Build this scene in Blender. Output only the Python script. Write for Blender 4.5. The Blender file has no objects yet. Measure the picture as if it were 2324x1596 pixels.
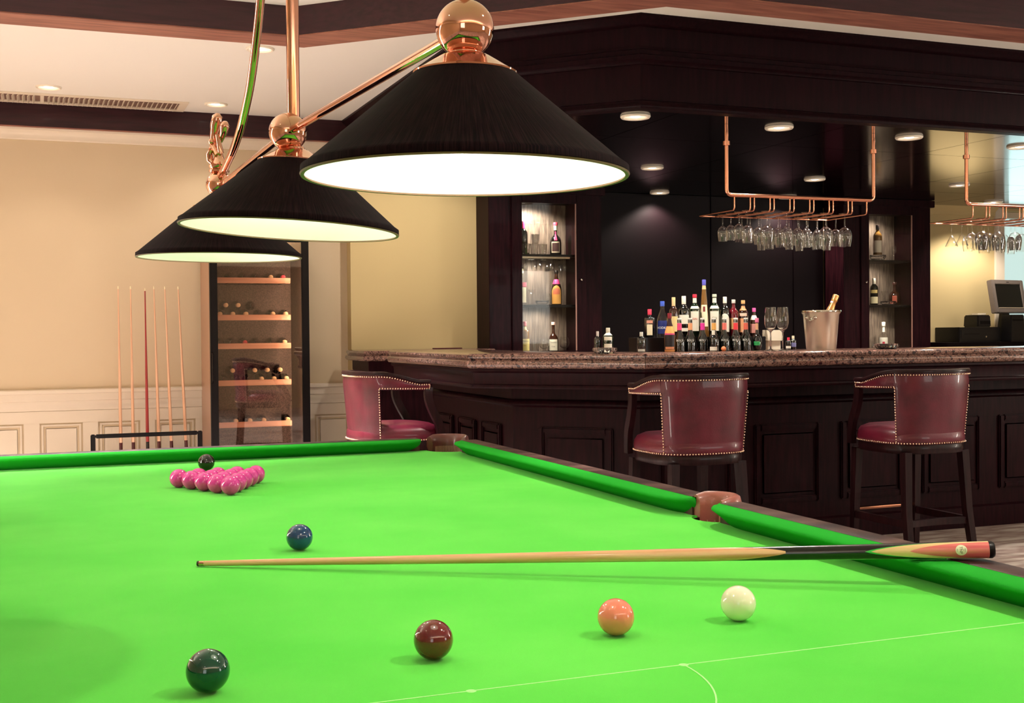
import bpy, bmesh, math, random
from mathutils import Vector, Matrix
random.seed(7)
sc = bpy.context.scene
COL = sc.collection
PI = math.pi
BED = 0.85          # playing surface above the floor
CEIL = 3.0          # main ceiling
SOF = 2.5           # underside of the bar canopy
BAR = 1.16          # bar top
WALL = 7.27         # back wall, left part
WALL2 = 7.15        # back wall, bar part

# ------------------------------------------------------------------ camera
cam = bpy.data.cameras.new('camera')
cam.sensor_fit = 'HORIZONTAL'; cam.sensor_width = 36.0
cam.lens = 36.0 * 2741.64 / 2324.0
cam.clip_start = 0.05; cam.clip_end = 100
cam_o = bpy.data.objects.new('camera', cam); COL.objects.link(cam_o)
yaw, pitch, roll = 0.37409, -0.01573, -0.00856
fw = Vector((math.sin(yaw)*math.cos(pitch), math.cos(yaw)*math.cos(pitch), math.sin(pitch)))
rt = Vector((math.cos(yaw), -math.sin(yaw), 0)); up = rt.cross(fw)
rt, up = math.cos(roll)*rt + math.sin(roll)*up, -math.sin(roll)*rt + math.cos(roll)*up
M = Matrix((rt, up, -fw)).transposed().to_4x4(); M.translation = Vector((-0.48125, -2.41796, 0.43243 + BED))
cam_o.matrix_world = M
sc.camera = cam_o

# ------------------------------------------------------------------ light and exposure
vs = sc.view_settings
sc.display_settings.display_device = 'sRGB'
vs.view_transform = 'Standard'; vs.look = 'None'; vs.gamma = 1.0; vs.use_curve_mapping = False
vs.exposure = 0.0
try:
    sc.cycles.use_denoising = True
    sc.cycles.denoiser = 'OPENIMAGEDENOISE'
    sc.cycles.max_bounces = 10; sc.cycles.diffuse_bounces = 4; sc.cycles.glossy_bounces = 5
    sc.cycles.transmission_bounces = 10; sc.cycles.transparent_max_bounces = 8
    sc.cycles.caustics_reflective = False; sc.cycles.caustics_refractive = False
    sc.cycles.sample_clamp_indirect = 4.0; sc.cycles.blur_glossy = 0.6
except Exception:
    pass
w = bpy.data.worlds.new('daylight'); sc.world = w; w.use_nodes = True
w.node_tree.nodes['Background'].inputs[0].default_value = (0.74, 0.95, 0.90, 1)
w.node_tree.nodes['Background'].inputs[1].default_value = 0.95

GAIN = {}
def lamp(name, kind, loc, power, color=(1, .90, .78), size=.1, size_y=None, aim=None, spot=120, blend=.6, spread=None, grp=None):
    power *= GAIN.get(grp or name, GAIN.get('*', 1.0))
    d = bpy.data.lights.new(name, kind); d.energy = power; d.color = color
    if kind == 'AREA':
        d.shape = 'RECTANGLE'; d.size = size; d.size_y = size_y or size
        if spread: d.spread = math.radians(spread)
    elif kind == 'SPOT':
        d.spot_size = math.radians(spot); d.spot_blend = blend; d.shadow_soft_size = size
    else:
        d.shadow_soft_size = size
    o = bpy.data.objects.new(name, d); COL.objects.link(o); o.location = loc
    if aim is not None:
        o.rotation_euler = (Vector(aim) - Vector(loc)).to_track_quat('-Z', 'Y').to_euler()
    return o
WARM = (1.0, .90, .78)
# daylight in the windows of the wall behind the camera and in the far right window
lamp('window_daylight', 'AREA', (7.3, -5.12, 1.75), 70, (1, .93, .86), 2.6, 1.6, aim=(7.3, 0, 1.75), grp='win_r')
lamp('window_daylight', 'AREA', (-2.2, -5.12, 1.75), 14, (1, .93, .86), 1.4, 1.6, aim=(-2.2, 0, 1.75), grp='win_l')
lamp('window_daylight', 'AREA', (9.3, 7.10, 1.9), 8, (.62, .93, .92), 1.3, 1.1, aim=(9.3, 0, 1.9), grp='win_far')
# added unseen fill lights on wall ledges, brightening the ceiling
lamp('ceiling_fill_light', 'AREA', (-3.12, 1.4, 2.58), 220, WARM, .14, 10.5, aim=(-2.80, 1.4, 3.0), grp='ceil_fill_l')
lamp('ceiling_fill_light', 'AREA', (1.5, -5.02, 2.58), 150, WARM, 8.5, .14, aim=(1.5, -4.6, 3.0), grp='ceil_fill_f')
lamp('ceiling_fill_light', 'AREA', (10.02, .4, 2.58), 420, WARM, .14, 5.0, aim=(9.6, .4, 3.0), grp='ceil_fill_r')
# recessed ceiling spots round the table
for q_i, (q, a, p, sp) in enumerate((((1.75, 1.0, 2.98), (.98, .28, .85), 165, 76), ((1.7, -1.5, 2.98), (.74, -1.05, .85), 158, 90), ((-1.3, 2.5, 2.98), (-.1, 1.5, .85), 40, 80), ((1.2, 2.3, 2.98), (.3, 1.2, .85), 20, 60), ((-1.6, -.8, 2.98), (-.2, -.5, .85), 3, 80))):
    lamp('table_spot', 'SPOT', q, p, (1, .92, .78), .035, aim=a, spot=sp, blend=1.0, grp='spot%d' % q_i)

# added unseen ceiling spots; their bounce off the carpet brightens the ceiling
for q in ((-2.4, 3.2), (-1.3, 3.2), (-.25, 3.3), (-2.4, 5.2), (-1.3, 5.2), (-.25, 5.0), (.45, 5.0)):
    lamp('floor_bounce_light', 'SPOT', (q[0], q[1], CEIL-.02), 940, (1, 1, .98), .06, aim=(q[0], q[1], 0), spot=84, blend=.5, grp='bounce_floor')
for q, pw, cone in (((.95, 3.15), 420, 50), ((1.72, .85), 520, 46), ((2.6, -1.6), 500, 60), ((5.2, 1.2), 600, 60)):
    lamp('floor_bounce_light', 'SPOT', (q[0], q[1], CEIL-.02), pw, (1, .98, .93), .06, aim=(q[0], q[1], 0), spot=cone, blend=.5, grp='bounce_aisle')
for q in ((-2.4, 1.2), (-2.4, -.8), (-2.4, -2.8), (-.8, -3.8), (1.2, -3.8)):
    lamp('floor_bounce_light', 'SPOT', (q[0], q[1], CEIL-.02), 150, (1, .99, .95), .06, aim=(q[0], q[1], 0), spot=50, blend=.5, grp='bounce_left')
# ------------------------------------------------------------------ mesh helpers
class MB:
    def __init__(s): s.v = []; s.f = []
    def add(s, vs_, fs):
        o = len(s.v); s.v += [tuple(p) for p in vs_]; s.f += [tuple(i + o for i in f) for f in fs]; return s
    def box(s, c, d, rz=0.0, taper=1.0):
        x, y, z = d[0]/2, d[1]/2, d[2]/2; ca, sa = math.cos(rz), math.sin(rz); P = []
        for k, t in ((-z, 1.0), (z, taper)):
            for a, b in ((-x, -y), (x, -y), (x, y), (-x, y)):
                a *= t; b *= t
                P.append((c[0] + a*ca - b*sa, c[1] + a*sa + b*ca, c[2] + k))
        return s.add(P, [(3, 2, 1, 0), (4, 5, 6, 7), (0, 1, 5, 4), (1, 2, 6, 5), (2, 3, 7, 6), (3, 0, 4, 7)])
    def bb(s, x0, x1, y0, y1, z0, z1):
        return s.box(((x0+x1)/2, (y0+y1)/2, (z0+z1)/2), (x1-x0, y1-y0, z1-z0))
    def lathe(s, prof, seg=24, c=(0, 0, 0), sx=1.0, sy=1.0):
        P, F = [], []; rings = []
        for r, z in prof:
            if r < 1e-5: rings.append([len(P)]); P.append((c[0], c[1], c[2]+z))
            else:
                b = len(P); rings.append(list(range(b, b+seg)))
                for i in range(seg):
                    a = 2*PI*i/seg; P.append((c[0]+r*math.cos(a)*sx, c[1]+r*math.sin(a)*sy, c[2]+z))
        for A, B in zip(rings, rings[1:]):
            for i in range(seg):
                j = (i+1) % seg
                if len(A) == 1 and len(B) == 1: break
                if len(A) == 1: F.append((A[0], B[j], B[i]))
                elif len(B) == 1: F.append((A[i], A[j], B[0]))
                else: F.append((A[i], A[j], B[j], B[i]))
        return s.add(P, F)
    def sphere(s, c, r, seg=24, rings=12, sc_=(1, 1, 1)):
        pr = [(r*math.sin(PI*k/rings), -r*math.cos(PI*k/rings)*sc_[2]) for k in range(rings+1)]
        pr[0] = (0, pr[0][1]); pr[-1] = (0, pr[-1][1])
        return s.lathe(pr, seg, c, sc_[0], sc_[1])
    def tube(s, path, r, seg=10, caps=True, flat=None):
        """round (or flat=(w,t) rectangular) tube along a path; r may be a list"""
        path = [Vector(p) for p in path]; n = len(path)
        rr = r if isinstance(r, (list, tuple)) else [r]*n
        P, F, N = [], [], None
        for i, p in enumerate(path):
            t = (path[min(i+1, n-1)] - path[max(i-1, 0)]).normalized()
            if N is None:
                N = t.orthogonal().normalized() if abs(t.x) > 1e-6 or abs(t.y) > 1e-6 else Vector((1, 0, 0))
                if flat: N = (Vector((1, 0, 0)) - t*t.x).normalized()
            else: N = (N - t*N.dot(t)).normalized()
            Bv = t.cross(N)
            if flat:
                w_, th = flat[0]/2*rr[i], flat[1]/2*rr[i]
                for a, b in ((-w_, -th), (w_, -th), (w_, th), (-w_, th)): P.append(p + N*a + Bv*b)
            else:
                for k in range(seg):
                    a = 2*PI*k/seg; P.append(p + (N*math.cos(a) + Bv*math.sin(a))*rr[i])
        m = 4 if flat else seg
        for i in range(n-1):
            for k in range(m):
                k2 = (k+1) % m; F.append((i*m+k, i*m+k2, (i+1)*m+k2, (i+1)*m+k))
        if caps: F.append(tuple(range(m-1, -1, -1))); F.append(tuple((n-1)*m+k for k in range(m)))
        return s.add(P, F)
    def prism(s, poly, z0, z1):
        n = len(poly)
        return s.add([(x, y, z0) for x, y in poly] + [(x, y, z1) for x, y in poly],
                     [tuple(range(n-1, -1, -1)), tuple(range(n, 2*n))] + [(i, (i+1) % n, n+(i+1) % n, n+i) for i in range(n)])
    def loft(s, rings, cap0=True, cap1=True, closed=True):
        P = [p for R in rings for p in R]; m = len(rings[0]); F = []
        for i in range(len(rings)-1):
            for k in range(m if closed else m-1):
                k2 = (k+1) % m; F.append((i*m+k, i*m+k2, (i+1)*m+k2, (i+1)*m+k))
        if cap0: F.append(tuple(range(m-1, -1, -1)))
        if cap1: F.append(tuple((len(rings)-1)*m+k for k in range(m)))
        return s.add(P, F)
    def xf(s, mat):
        s.v = [tuple(mat @ Vector(p)) for p in s.v]; return s
    def build(s, name, mat, parent=None, bevel=0.0, smooth=40, seg=2, loc=None, rot=None, kind=None, label=None):
        me = bpy.data.meshes.new(name); me.from_pydata(s.v, [], s.f)
        bm = bmesh.new(); bm.from_mesh(me)
        bmesh.ops.recalc_face_normals(bm, faces=bm.faces)
        if bevel > 0:
            ed = [e for e in bm.edges if len(e.link_faces) == 2 and e.calc_face_angle(0) > .6]
            bmesh.ops.bevel(bm, geom=ed, offset=bevel, segments=seg, affect='EDGES', clamp_overlap=True)
        bm.to_mesh(me); bm.free()
        me.shade_smooth(); me.set_sharp_from_angle(angle=math.radians(smooth))
        if mat: me.materials.append(mat)
        return link(name, me, parent, loc, rot, kind, label)

def link(name, me, parent=None, loc=None, rot=None, kind=None, label=None):
    o = bpy.data.objects.new(name, me); COL.objects.link(o)
    if parent: o.parent = parent
    if loc is not None: o.location = loc
    if rot is not None: o.rotation_euler = rot
    if kind: o['kind'] = kind
    if label: o['label'] = label
    return o
def tag(o, label, cat, group=None):
    o['label'] = label; o['category'] = cat
    if group: o['group'] = group
    return o
def thing(name, label, cat, loc=(0, 0, 0), rz=0.0, group=None, rot=None):
    o = bpy.data.objects.new(name, None); COL.objects.link(o); o.empty_display_size = .05
    o.location = loc; o.rotation_euler = rot if rot is not None else (0, 0, rz)
    return tag(o, label, cat, group)
def struct(name, mb, mat, bevel=0.0, parent=None, **k):
    o = mb.build(name, mat, parent, bevel, **k)
    if not parent: o['kind'] = 'structure'
    return o
KIDS = {}
def dup(root, loc=None, rz=None, label=None, group=None, rot=None):
    def cp(o, par):
        c = o.copy(); COL.objects.link(c)
        if par: c.parent = par
        for ch in o.children: cp(ch, c)
        return c
    r = cp(root, None)
    if loc is not None: r.location = loc
    if rz is not None: r.rotation_euler = (0, 0, rz)
    if rot is not None: r.rotation_euler = rot
    if label: r['label'] = label
    if group: r['group'] = group
    return r

def sweep(prof, path, closed_prof=True, cap=True):
    """sweep a profile (d = inward distance, z) along a 2-D polyline with mitred corners; inward = left of travel"""
    rings = []; n = len(path)
    for i, p in enumerate(path):
        p = Vector(p)
        d0 = (p - Vector(path[i-1])).normalized() if i > 0 else None
        d1 = (Vector(path[i+1]) - p).normalized() if i < n-1 else None
        if d0 is None: m = Vector((-d1.y, d1.x))
        elif d1 is None: m = Vector((-d0.y, d0.x))
        else:
            n0, n1 = Vector((-d0.y, d0.x)), Vector((-d1.y, d1.x)); b = (n0+n1).normalized(); m = b / b.dot(n0)
        rings.append([(p.x + m.x*d, p.y + m.y*d, z) for d, z in prof])
    return MB().loft(rings, cap, cap)
def offset(path, d):
    r = sweep([(d, 0), (d, 1)], path, cap=False).v
    return [(r[i][0], r[i][1]) for i in range(0, len(r), 2)]

# text laid flat as a mesh: vertices in the xy plane, centred
TXT = {}
def text_geo(s, size):
    k = (s, size)
    if k not in TXT:
        cu = bpy.data.curves.new('txt', 'FONT'); cu.body = s; cu.size = size; cu.align_x = 'CENTER'; cu.align_y = 'CENTER'; cu.resolution_u = 2
        o = bpy.data.objects.new('txt', cu); me = o.to_mesh()
        TXT[k] = ([tuple(v.co) for v in me.vertices], [tuple(p.vertices) for p in me.polygons])
        o.to_mesh_clear(); bpy.data.objects.remove(o); bpy.data.curves.remove(cu)
    return TXT[k]
def wrap_text(s, size, r, z, ang):
    V_, F_ = text_geo(s, size)
    return MB().add([(r*math.cos(ang + x/r), r*math.sin(ang + x/r), z + y) for x, y, _ in V_], F_)

# ------------------------------------------------------------------ materials
def lin(c):
    return tuple((v/255/12.92 if v/255 <= .04045 else ((v/255+.055)/1.055)**2.4) for v in c)
MATS = {}
def mat(name, rgb, rough=.5, metal=0.0, spec=.5, coat=0.0, trans=0.0, ior=1.45, emis=None, es=0.0, sheen=0.0, alpha=1.0,
        var=None, vscale=8.0, vstretch=(1, 1, 1), bump=0.0, bscale=200.0, bstretch=(1, 1, 1), coords='Object', raw=False, detail=4):
    m = bpy.data.materials.new(name); m.use_nodes = True; nt = m.node_tree; b = nt.nodes['Principled BSDF']
    c = rgb if raw else lin(rgb)
    I = b.inputs
    I['Base Color'].default_value = (*c, 1); I['Roughness'].default_value = rough; I['Metallic'].default_value = metal
    I['Specular IOR Level'].default_value = spec; I['Coat Weight'].default_value = coat; I['Coat Roughness'].default_value = .06
    I['Transmission Weight'].default_value = trans; I['IOR'].default_value = ior
    I['Sheen Weight'].default_value = sheen; I['Sheen Roughness'].default_value = .4
    if emis: I['Emission Color'].default_value = (*emis, 1); I['Emission Strength'].default_value = es
    def noise(scale, stretch, det):
        tc = nt.nodes.new('ShaderNodeTexCoord'); mp = nt.nodes.new('ShaderNodeMapping'); mp.inputs['Scale'].default_value = stretch
        nz = nt.nodes.new('ShaderNodeTexNoise'); nz.inputs['Scale'].default_value = scale; nz.inputs['Detail'].default_value = det
        nt.links.new(tc.outputs[coords], mp.inputs['Vector']); nt.links.new(mp.outputs[0], nz.inputs['Vector']); return nz
    if var:
        cols = [v if raw else lin(v) for v in var]
        nz = noise(vscale, vstretch, detail); rp = nt.nodes.new('ShaderNodeValToRGB'); e = rp.color_ramp.elements
        k = len(cols)
        pos = [.33 + .34*i/(k-1) for i in range(k)]
        e[0].position = pos[0]; e[0].color = (*cols[0], 1); e[1].position = pos[-1]; e[1].color = (*cols[-1], 1)
        for i in range(1, k-1):
            x = e.new(pos[i]); x.color = (*cols[i], 1)
        nt.links.new(nz.outputs['Fac'], rp.inputs[0]); nt.links.new(rp.outputs[0], b.inputs['Base Color'])
    if bump > 0:
        nz = noise(bscale, bstretch, 3); bp = nt.nodes.new('ShaderNodeBump'); bp.inputs['Strength'].default_value = bump; bp.inputs['Distance'].default_value = .002
        nt.links.new(nz.outputs['Fac'], bp.inputs['Height']); nt.links.new(bp.outputs[0], b.inputs['Normal'])
    MATS[name] = m
    return m

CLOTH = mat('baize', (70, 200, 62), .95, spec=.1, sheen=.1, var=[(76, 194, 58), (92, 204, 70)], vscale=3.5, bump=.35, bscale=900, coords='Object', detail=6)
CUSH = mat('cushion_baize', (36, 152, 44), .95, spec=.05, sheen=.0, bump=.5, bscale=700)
LINE = mat('chalk_line', (170, 235, 150), .9)
RAIL = mat('rail_wood', (52, 26, 26), .5, spec=.25, coat=.0, var=[(34, 14, 16), (58, 32, 30), (84, 58, 52)], vscale=14, vstretch=(1, .12, 1), bump=.15, bscale=90, bstretch=(1, .1, 1))
WOODD = mat('dark_mahogany', (24, 7, 12), .45, spec=.05, coat=.02, var=[(17, 5, 9), (30, 10, 15)], vscale=10, vstretch=(6, 6, .5))
WOODB = mat('bar_mahogany', (30, 9, 14), .42, spec=.06, coat=.03, var=[(20, 6, 10), (36, 12, 17)], vscale=9, vstretch=(6, 6, .6))
BEAM = mat('beam_mahogany', (44, 14, 22), .4, spec=.3, coat=.1, var=[(34, 9, 16), (50, 18, 25)], vscale=8, vstretch=(.5, 4, 6))
BLACKGL = mat('black_lacquer', (12, 5, 7), .5, spec=.08, coat=.0)
SOFM = mat('soffit_lacquer', (7, 2, 4), .14, spec=.5, coat=.12, bump=.02, bscale=6)
GRAN = mat('granite', (110, 80, 74), .12, coat=.4, var=[(26, 14, 16), (70, 44, 42), (138, 104, 92), (60, 46, 40), (156, 118, 108)], vscale=38, detail=8)
WALLM = mat('cream_wall', (204, 184, 154), .75, spec=.2, bump=.04, bscale=60)
WALLT = mat('tan_wall', (202, 180, 132), .75, spec=.2, bump=.04, bscale=60)
WAINS = mat('cream_paint', (224, 210, 190), .45, spec=.4)
CEILM = mat('ceiling_paint', (240, 236, 228), .85, spec=.1)
CARPET = mat('carpet', (174, 164, 154), .95, spec=.1, var=[(184, 172, 162), (132, 112, 106), (192, 182, 172)], vscale=5, vstretch=(.35, 1.6, 1), bump=.6, bscale=400)
COPPER = mat('polished_brass', (228, 170, 146), .05, metal=1.0)
COPPER2 = mat('copper_tube', (232, 164, 134), .14, metal=1.0)
STEEL = mat('brushed_steel', (236, 226, 208), .30, metal=.9, bump=.05, bscale=30, bstretch=(1, 1, 40))
CHROME = mat('chrome', (225, 220, 210), .06, metal=1.0)
STEELP = mat('fridge_steel', (208, 170, 148), .34, metal=.75, bump=.04, bscale=30, bstretch=(30, 30, .3))
def thread_fabric(name, dark, light, rough, spec):
    """fabric with fine threads running up a cone: noise in the angle round the object's own axis"""
    m = mat(name, dark, rough, spec=spec); nt = m.node_tree; b = nt.nodes['Principled BSDF']; L = nt.links.new; N = nt.nodes.new
    tc = N('ShaderNodeTexCoord'); sx = N('ShaderNodeSeparateXYZ'); at = N('ShaderNodeMath'); at.operation = 'ARCTAN2'
    L(tc.outputs['Object'], sx.inputs[0]); L(sx.outputs['Y'], at.inputs[0]); L(sx.outputs['X'], at.inputs[1])
    cb = N('ShaderNodeCombineXYZ'); k = N('ShaderNodeMath'); k.operation = 'MULTIPLY'; k.inputs[1].default_value = 95.0
    kz = N('ShaderNodeMath'); kz.operation = 'MULTIPLY'; kz.inputs[1].default_value = 26.0
    L(at.outputs[0], k.inputs[0]); L(k.outputs[0], cb.inputs[0]); L(sx.outputs['Z'], kz.inputs[0]); L(kz.outputs[0], cb.inputs[2])
    nz = N('ShaderNodeTexNoise'); nz.inputs['Scale'].default_value = 1.0; nz.inputs['Detail'].default_value = 3; L(cb.outputs[0], nz.inputs['Vector'])
    rp = N('ShaderNodeValToRGB'); e = rp.color_ramp.elements; e[0].position = .42; e[0].color = (*lin(dark), 1); e[1].position = .66; e[1].color = (*lin(light), 1)
    L(nz.outputs['Fac'], rp.inputs[0]); L(rp.outputs[0], b.inputs['Base Color'])
    n2 = N('ShaderNodeTexNoise'); n2.inputs['Scale'].default_value = 9; L(tc.outputs['Object'], n2.inputs['Vector'])
    bp = N('ShaderNodeBump'); bp.inputs['Strength'].default_value = .35; bp.inputs['Distance'].default_value = .0008; L(nz.outputs['Fac'], bp.inputs['Height'])
    b2 = N('ShaderNodeBump'); b2.inputs['Strength'].default_value = .35; b2.inputs['Distance'].default_value = .012; L(n2.outputs['Fac'], b2.inputs['Height']); L(bp.outputs[0], b2.inputs['Normal'])
    L(b2.outputs[0], b.inputs['Normal']); return m
SHADE = thread_fabric('shade_fabric', (13, 5, 8), (34, 18, 21), .75, .05)
LINING = mat('shade_lining', (250, 246, 235), .6, spec=.3)
BULB = mat('bulb_glow', (255, 250, 240), .4, emis=(1, .93, .8), es=9)
LEATHER = mat('oxblood_leather', (84, 15, 34), .38, spec=.4, coat=.2, var=[(62, 10, 24), (100, 20, 42)], vscale=5, bump=.25, bscale=120)
LEATHB = mat('pocket_leather', (150, 84, 74), .4, coat=.2, bump=.3, bscale=90)
NAIL = mat('brass_nail', (240, 205, 180), .22, metal=1.0)
STOOLW = mat('stool_mahogany', (30, 10, 13), .35, spec=.16, coat=.08, var=[(22, 7, 10), (38, 15, 18)], vscale=9, vstretch=(6, 6, .6))
CRYST = mat('cut_crystal', (255, 255, 255), .0, trans=1.0, ior=1.5, spec=.6)
def thin_glass(name, tint, base=.045, edge=.85, rough=.02):
    """thin clear glass: straight-through transmission with reflection rising towards grazing angles"""
    m = bpy.data.materials.new(name); m.use_nodes = True; nt = m.node_tree; nt.nodes.clear()
    o = nt.nodes.new('ShaderNodeOutputMaterial'); mx = nt.nodes.new('ShaderNodeMixShader')
    tr = nt.nodes.new('ShaderNodeBsdfTransparent'); gl = nt.nodes.new('ShaderNodeBsdfGlossy'); lw = nt.nodes.new('ShaderNodeLayerWeight')
    p = nt.nodes.new('ShaderNodeMath'); p.operation = 'POWER'; p.inputs[1].default_value = 3.0
    a = nt.nodes.new('ShaderNodeMath'); a.operation = 'MULTIPLY_ADD'; a.inputs[1].default_value = edge; a.inputs[2].default_value = base
    lw.inputs['Blend'].default_value = .5; tr.inputs[0].default_value = (*tint, 1); gl.inputs['Roughness'].default_value = rough
    gl.inputs['Color'].default_value = (1, 1, 1, 1)
    L = nt.links.new
    L(lw.outputs['Facing'], p.inputs[0]); L(p.outputs[0], a.inputs[0]); L(a.outputs[0], mx.inputs[0]); L(tr.outputs[0], mx.inputs[1]); L(gl.outputs[0], mx.inputs[2]); L(mx.outputs[0], o.inputs[0])
    MATS[name] = m; return m
GLASS = thin_glass('clear_glass', (.985, .985, .975), .035, .9, .05)
PANE = thin_glass('pane_glass', (.97, .98, .97), .012, .8)
SMOKED = thin_glass('cooler_glass', (.84, .74, .70), .10, .8)
WHITEP = mat('white_paper', (236, 226, 204), .7)
DARKP = mat('dark_plastic', (14, 12, 13), .35)
GREYP = mat('grey_plastic', (122, 110, 102), .45)
BLACKM = mat('black_metal', (10, 5, 6), .4, spec=.2, coat=.05)
SCREEN = mat('dark_screen', (14, 10, 10), .12)
ASH = mat('ash_wood', (212, 150, 108), .35, coat=.3, var=[(190, 122, 84), (218, 160, 118), (232, 182, 142)], vscale=12, vstretch=(.25, 9, 9))
ASHV = mat('ash_wood_upright', (216, 166, 130), .35, coat=.2, var=[(204, 148, 112), (222, 174, 140), (232, 192, 160)], vscale=12, vstretch=(9, 9, .2))
PALEW = mat('maple_splice', (232, 192, 140), .3, coat=.3, var=[(222, 178, 126), (240, 205, 156)], vscale=10, vstretch=(.3, 8, 8))
REDW = mat('padauk_splice', (218, 100, 100), .3, coat=.35, var=[(210, 84, 96), (224, 132, 118)], vscale=14, vstretch=(.3, 9, 9))
EBONY = mat('ebony', (14, 6, 9), .22, coat=.4)
GREENV = mat('green_veneer', (40, 170, 60), .4)
TIPM = mat('cue_tip_leather', (50, 40, 30), .8)
CHERRY = mat('red_cue_wood', (150, 44, 44), .35, coat=.2)
SHELFW = mat('beech_front', (228, 176, 146), .45, var=[(216, 160, 128), (236, 188, 160)], vscale=8, vstretch=(.3, 5, 5))
FRIDGE = mat('fridge_liner', (80, 60, 54), .6, var=[(44, 32, 30), (110, 88, 78)], vscale=120)
def ballm(n, c, **k): return mat(n, c, .08, spec=.55, coat=.6, **k)
B_RED = ballm('ball_hot_pink', (212, 52, 150)); B_BLK = ballm('ball_black', (16, 6, 8)); B_BLU = ballm('ball_blue', (10, 52, 96))
B_GRN = ballm('ball_green', (2, 58, 44)); B_BRN = ballm('ball_brown', (98, 24, 28)); B_PNK = ballm('ball_peach', (236, 128, 108)); B_WHT = ballm('ball_cream', (244, 234, 208))

# ------------------------------------------------------------------ setting: shell
struct('floor', MB().bb(-3.4, 10.3, -5.3, 7.4, -.1, 0), CARPET)
struct('ceiling', MB().bb(-3.4, 10.3, -5.3, 7.4, CEIL, CEIL+.1), CEILM)
wb = struct('wall_back', MB().bb(-3.3, 1.88, WALL, WALL+.13, 0, CEIL), WALLM)
# bar part of the back wall, with a window opening on the far right
wx0, wx1, wz0, wz1 = 8.62, 9.95, 1.32, SOF - .03
wbb = MB().bb(1.88, wx0, WALL2, WALL+.13, 0, CEIL).bb(wx1, 10.2, WALL2, WALL+.13, 0, CEIL)
wbb.bb(wx0, wx1, WALL2, WALL+.13, 0, wz0).bb(wx0, wx1, WALL2, WALL+.13, wz1, CEIL)
struct('wall_bar', wbb, WALLT)
struct('wall_left', MB().bb(-3.43, -3.3, -5.3, 7.4, 0, CEIL), WALLM)
struct('wall_right', MB().bb(10.2, 10.33, -5.3, 7.4, 0, CEIL), WALLM)
fwm = MB().bb(-3.3, 10.2, -5.33, -5.2, 0, .95).bb(-3.3, 10.2, -5.33, -5.2, 2.55, CEIL)
for a, b in ((-3.3, -3.0), (-1.4, 5.9), (8.7, 10.2)): fwm.bb(a, b, -5.33, -5.2, .95, 2.55)
struct('wall_front', fwm, WALLM)
def window(n, x0, x1, z0, z1, y, th):
    fr = MB(); t = .06
    fr.bb(x0, x0+t, y-th/2, y+th/2, z0, z1).bb(x1-t, x1, y-th/2, y+th/2, z0, z1).bb(x0+t, x1-t, y-th/2, y+th/2, z0, z0+t).bb(x0+t, x1-t, y-th/2, y+th/2, z1-t, z1)
    o = struct('window_%d' % n, fr, WAINS, bevel=.004)
    MB().bb(x0+t, x1-t, y-.004, y+.004, z0+t, z1-t).build('pane', PANE, o)
    return o
window(1, wx0, wx1, wz0, wz1, WALL+.03, .08)
window(2, -3.0, -1.4, .95, 2.55, -5.27, .08)
window(3, 5.9, 8.7, .95, 2.55, -5.27, .08)
struct('trim_1', MB().bb(8.50, 8.62, WALL2-.025, WALL2+.0, 1.0, SOF-.001), WAINS, bevel=.005)      # casing left of the far window
# added unseen ledges that hide the ceiling fill lights
struct('trim_2', MB().bb(-3.3, -2.95, -5.2, 7.1, 2.44, 2.5).bb(-2.99, -2.95, -5.2, 7.1, 2.5, 2.62), WAINS)
struct('trim_3', MB().bb(-2.9, 10.1, -5.2, -4.85, 2.44, 2.5).bb(-2.9, 10.1, -4.89, -4.85, 2.5, 2.62), WAINS)
struct('trim_13', MB().bb(9.85, 10.2, -4.8, 3.0, 2.44, 2.5).bb(9.85, 9.89, -4.8, 3.0, 2.5, 2.62), WAINS)

# coffer beams under the ceiling
def beam(n, path, wd, z0=2.85, m=BEAM):
    return struct('trim_%d' % n, sweep([(0, z0), (0, CEIL), (wd, CEIL), (wd, z0)], path), m)
BEAMS = mat('beam_soffit', (132, 82, 68), .45, spec=.3, var=[(112, 66, 56), (150, 98, 82)], vscale=8, vstretch=(.5, 4, 6))  # paler brown strip along the beam undersides
b4 = beam(4, [(-3.3, 3.905), (.795, 3.905), (2.262, 2.505), (10.2, 2.505)], .24)
b4s = sweep([(.004, 2.844), (.004, 2.85), (.236, 2.85), (.236, 2.844)], [(-3.3, 3.905), (.795, 3.905), (2.262, 2.505), (10.2, 2.505)]).build('soffit_strip', BEAMS, b4)
b5 = struct('trim_5', MB().bb(-3.3, 1.88, 7.15, WALL, 2.83, CEIL), BEAM)                                # beam at the back wall
MB().bb(-3.29, 1.87, 7.152, WALL-.076, 2.825, 2.83).build('soffit_strip', BEAMS, b5)
struct('trim_6', sweep([(0, 2.745), (0, 2.83), (.075, 2.83), (.07, 2.81), (.03, 2.79), (.022, 2.775), (.022, 2.752), (.014, 2.745)],
       [(1.88, WALL), (-3.3, WALL)]), WAINS)                                                       # cream cornice below it
struct('trim_14', sweep([(0, 2.41), (0, 2.497), (.07, 2.497), (.065, 2.48), (.03, 2.455), (.022, 2.44), (.022, 2.42), (.014, 2.41)],
       [(8.5, WALL2), (7.45, WALL2)]), WALLT)
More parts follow.
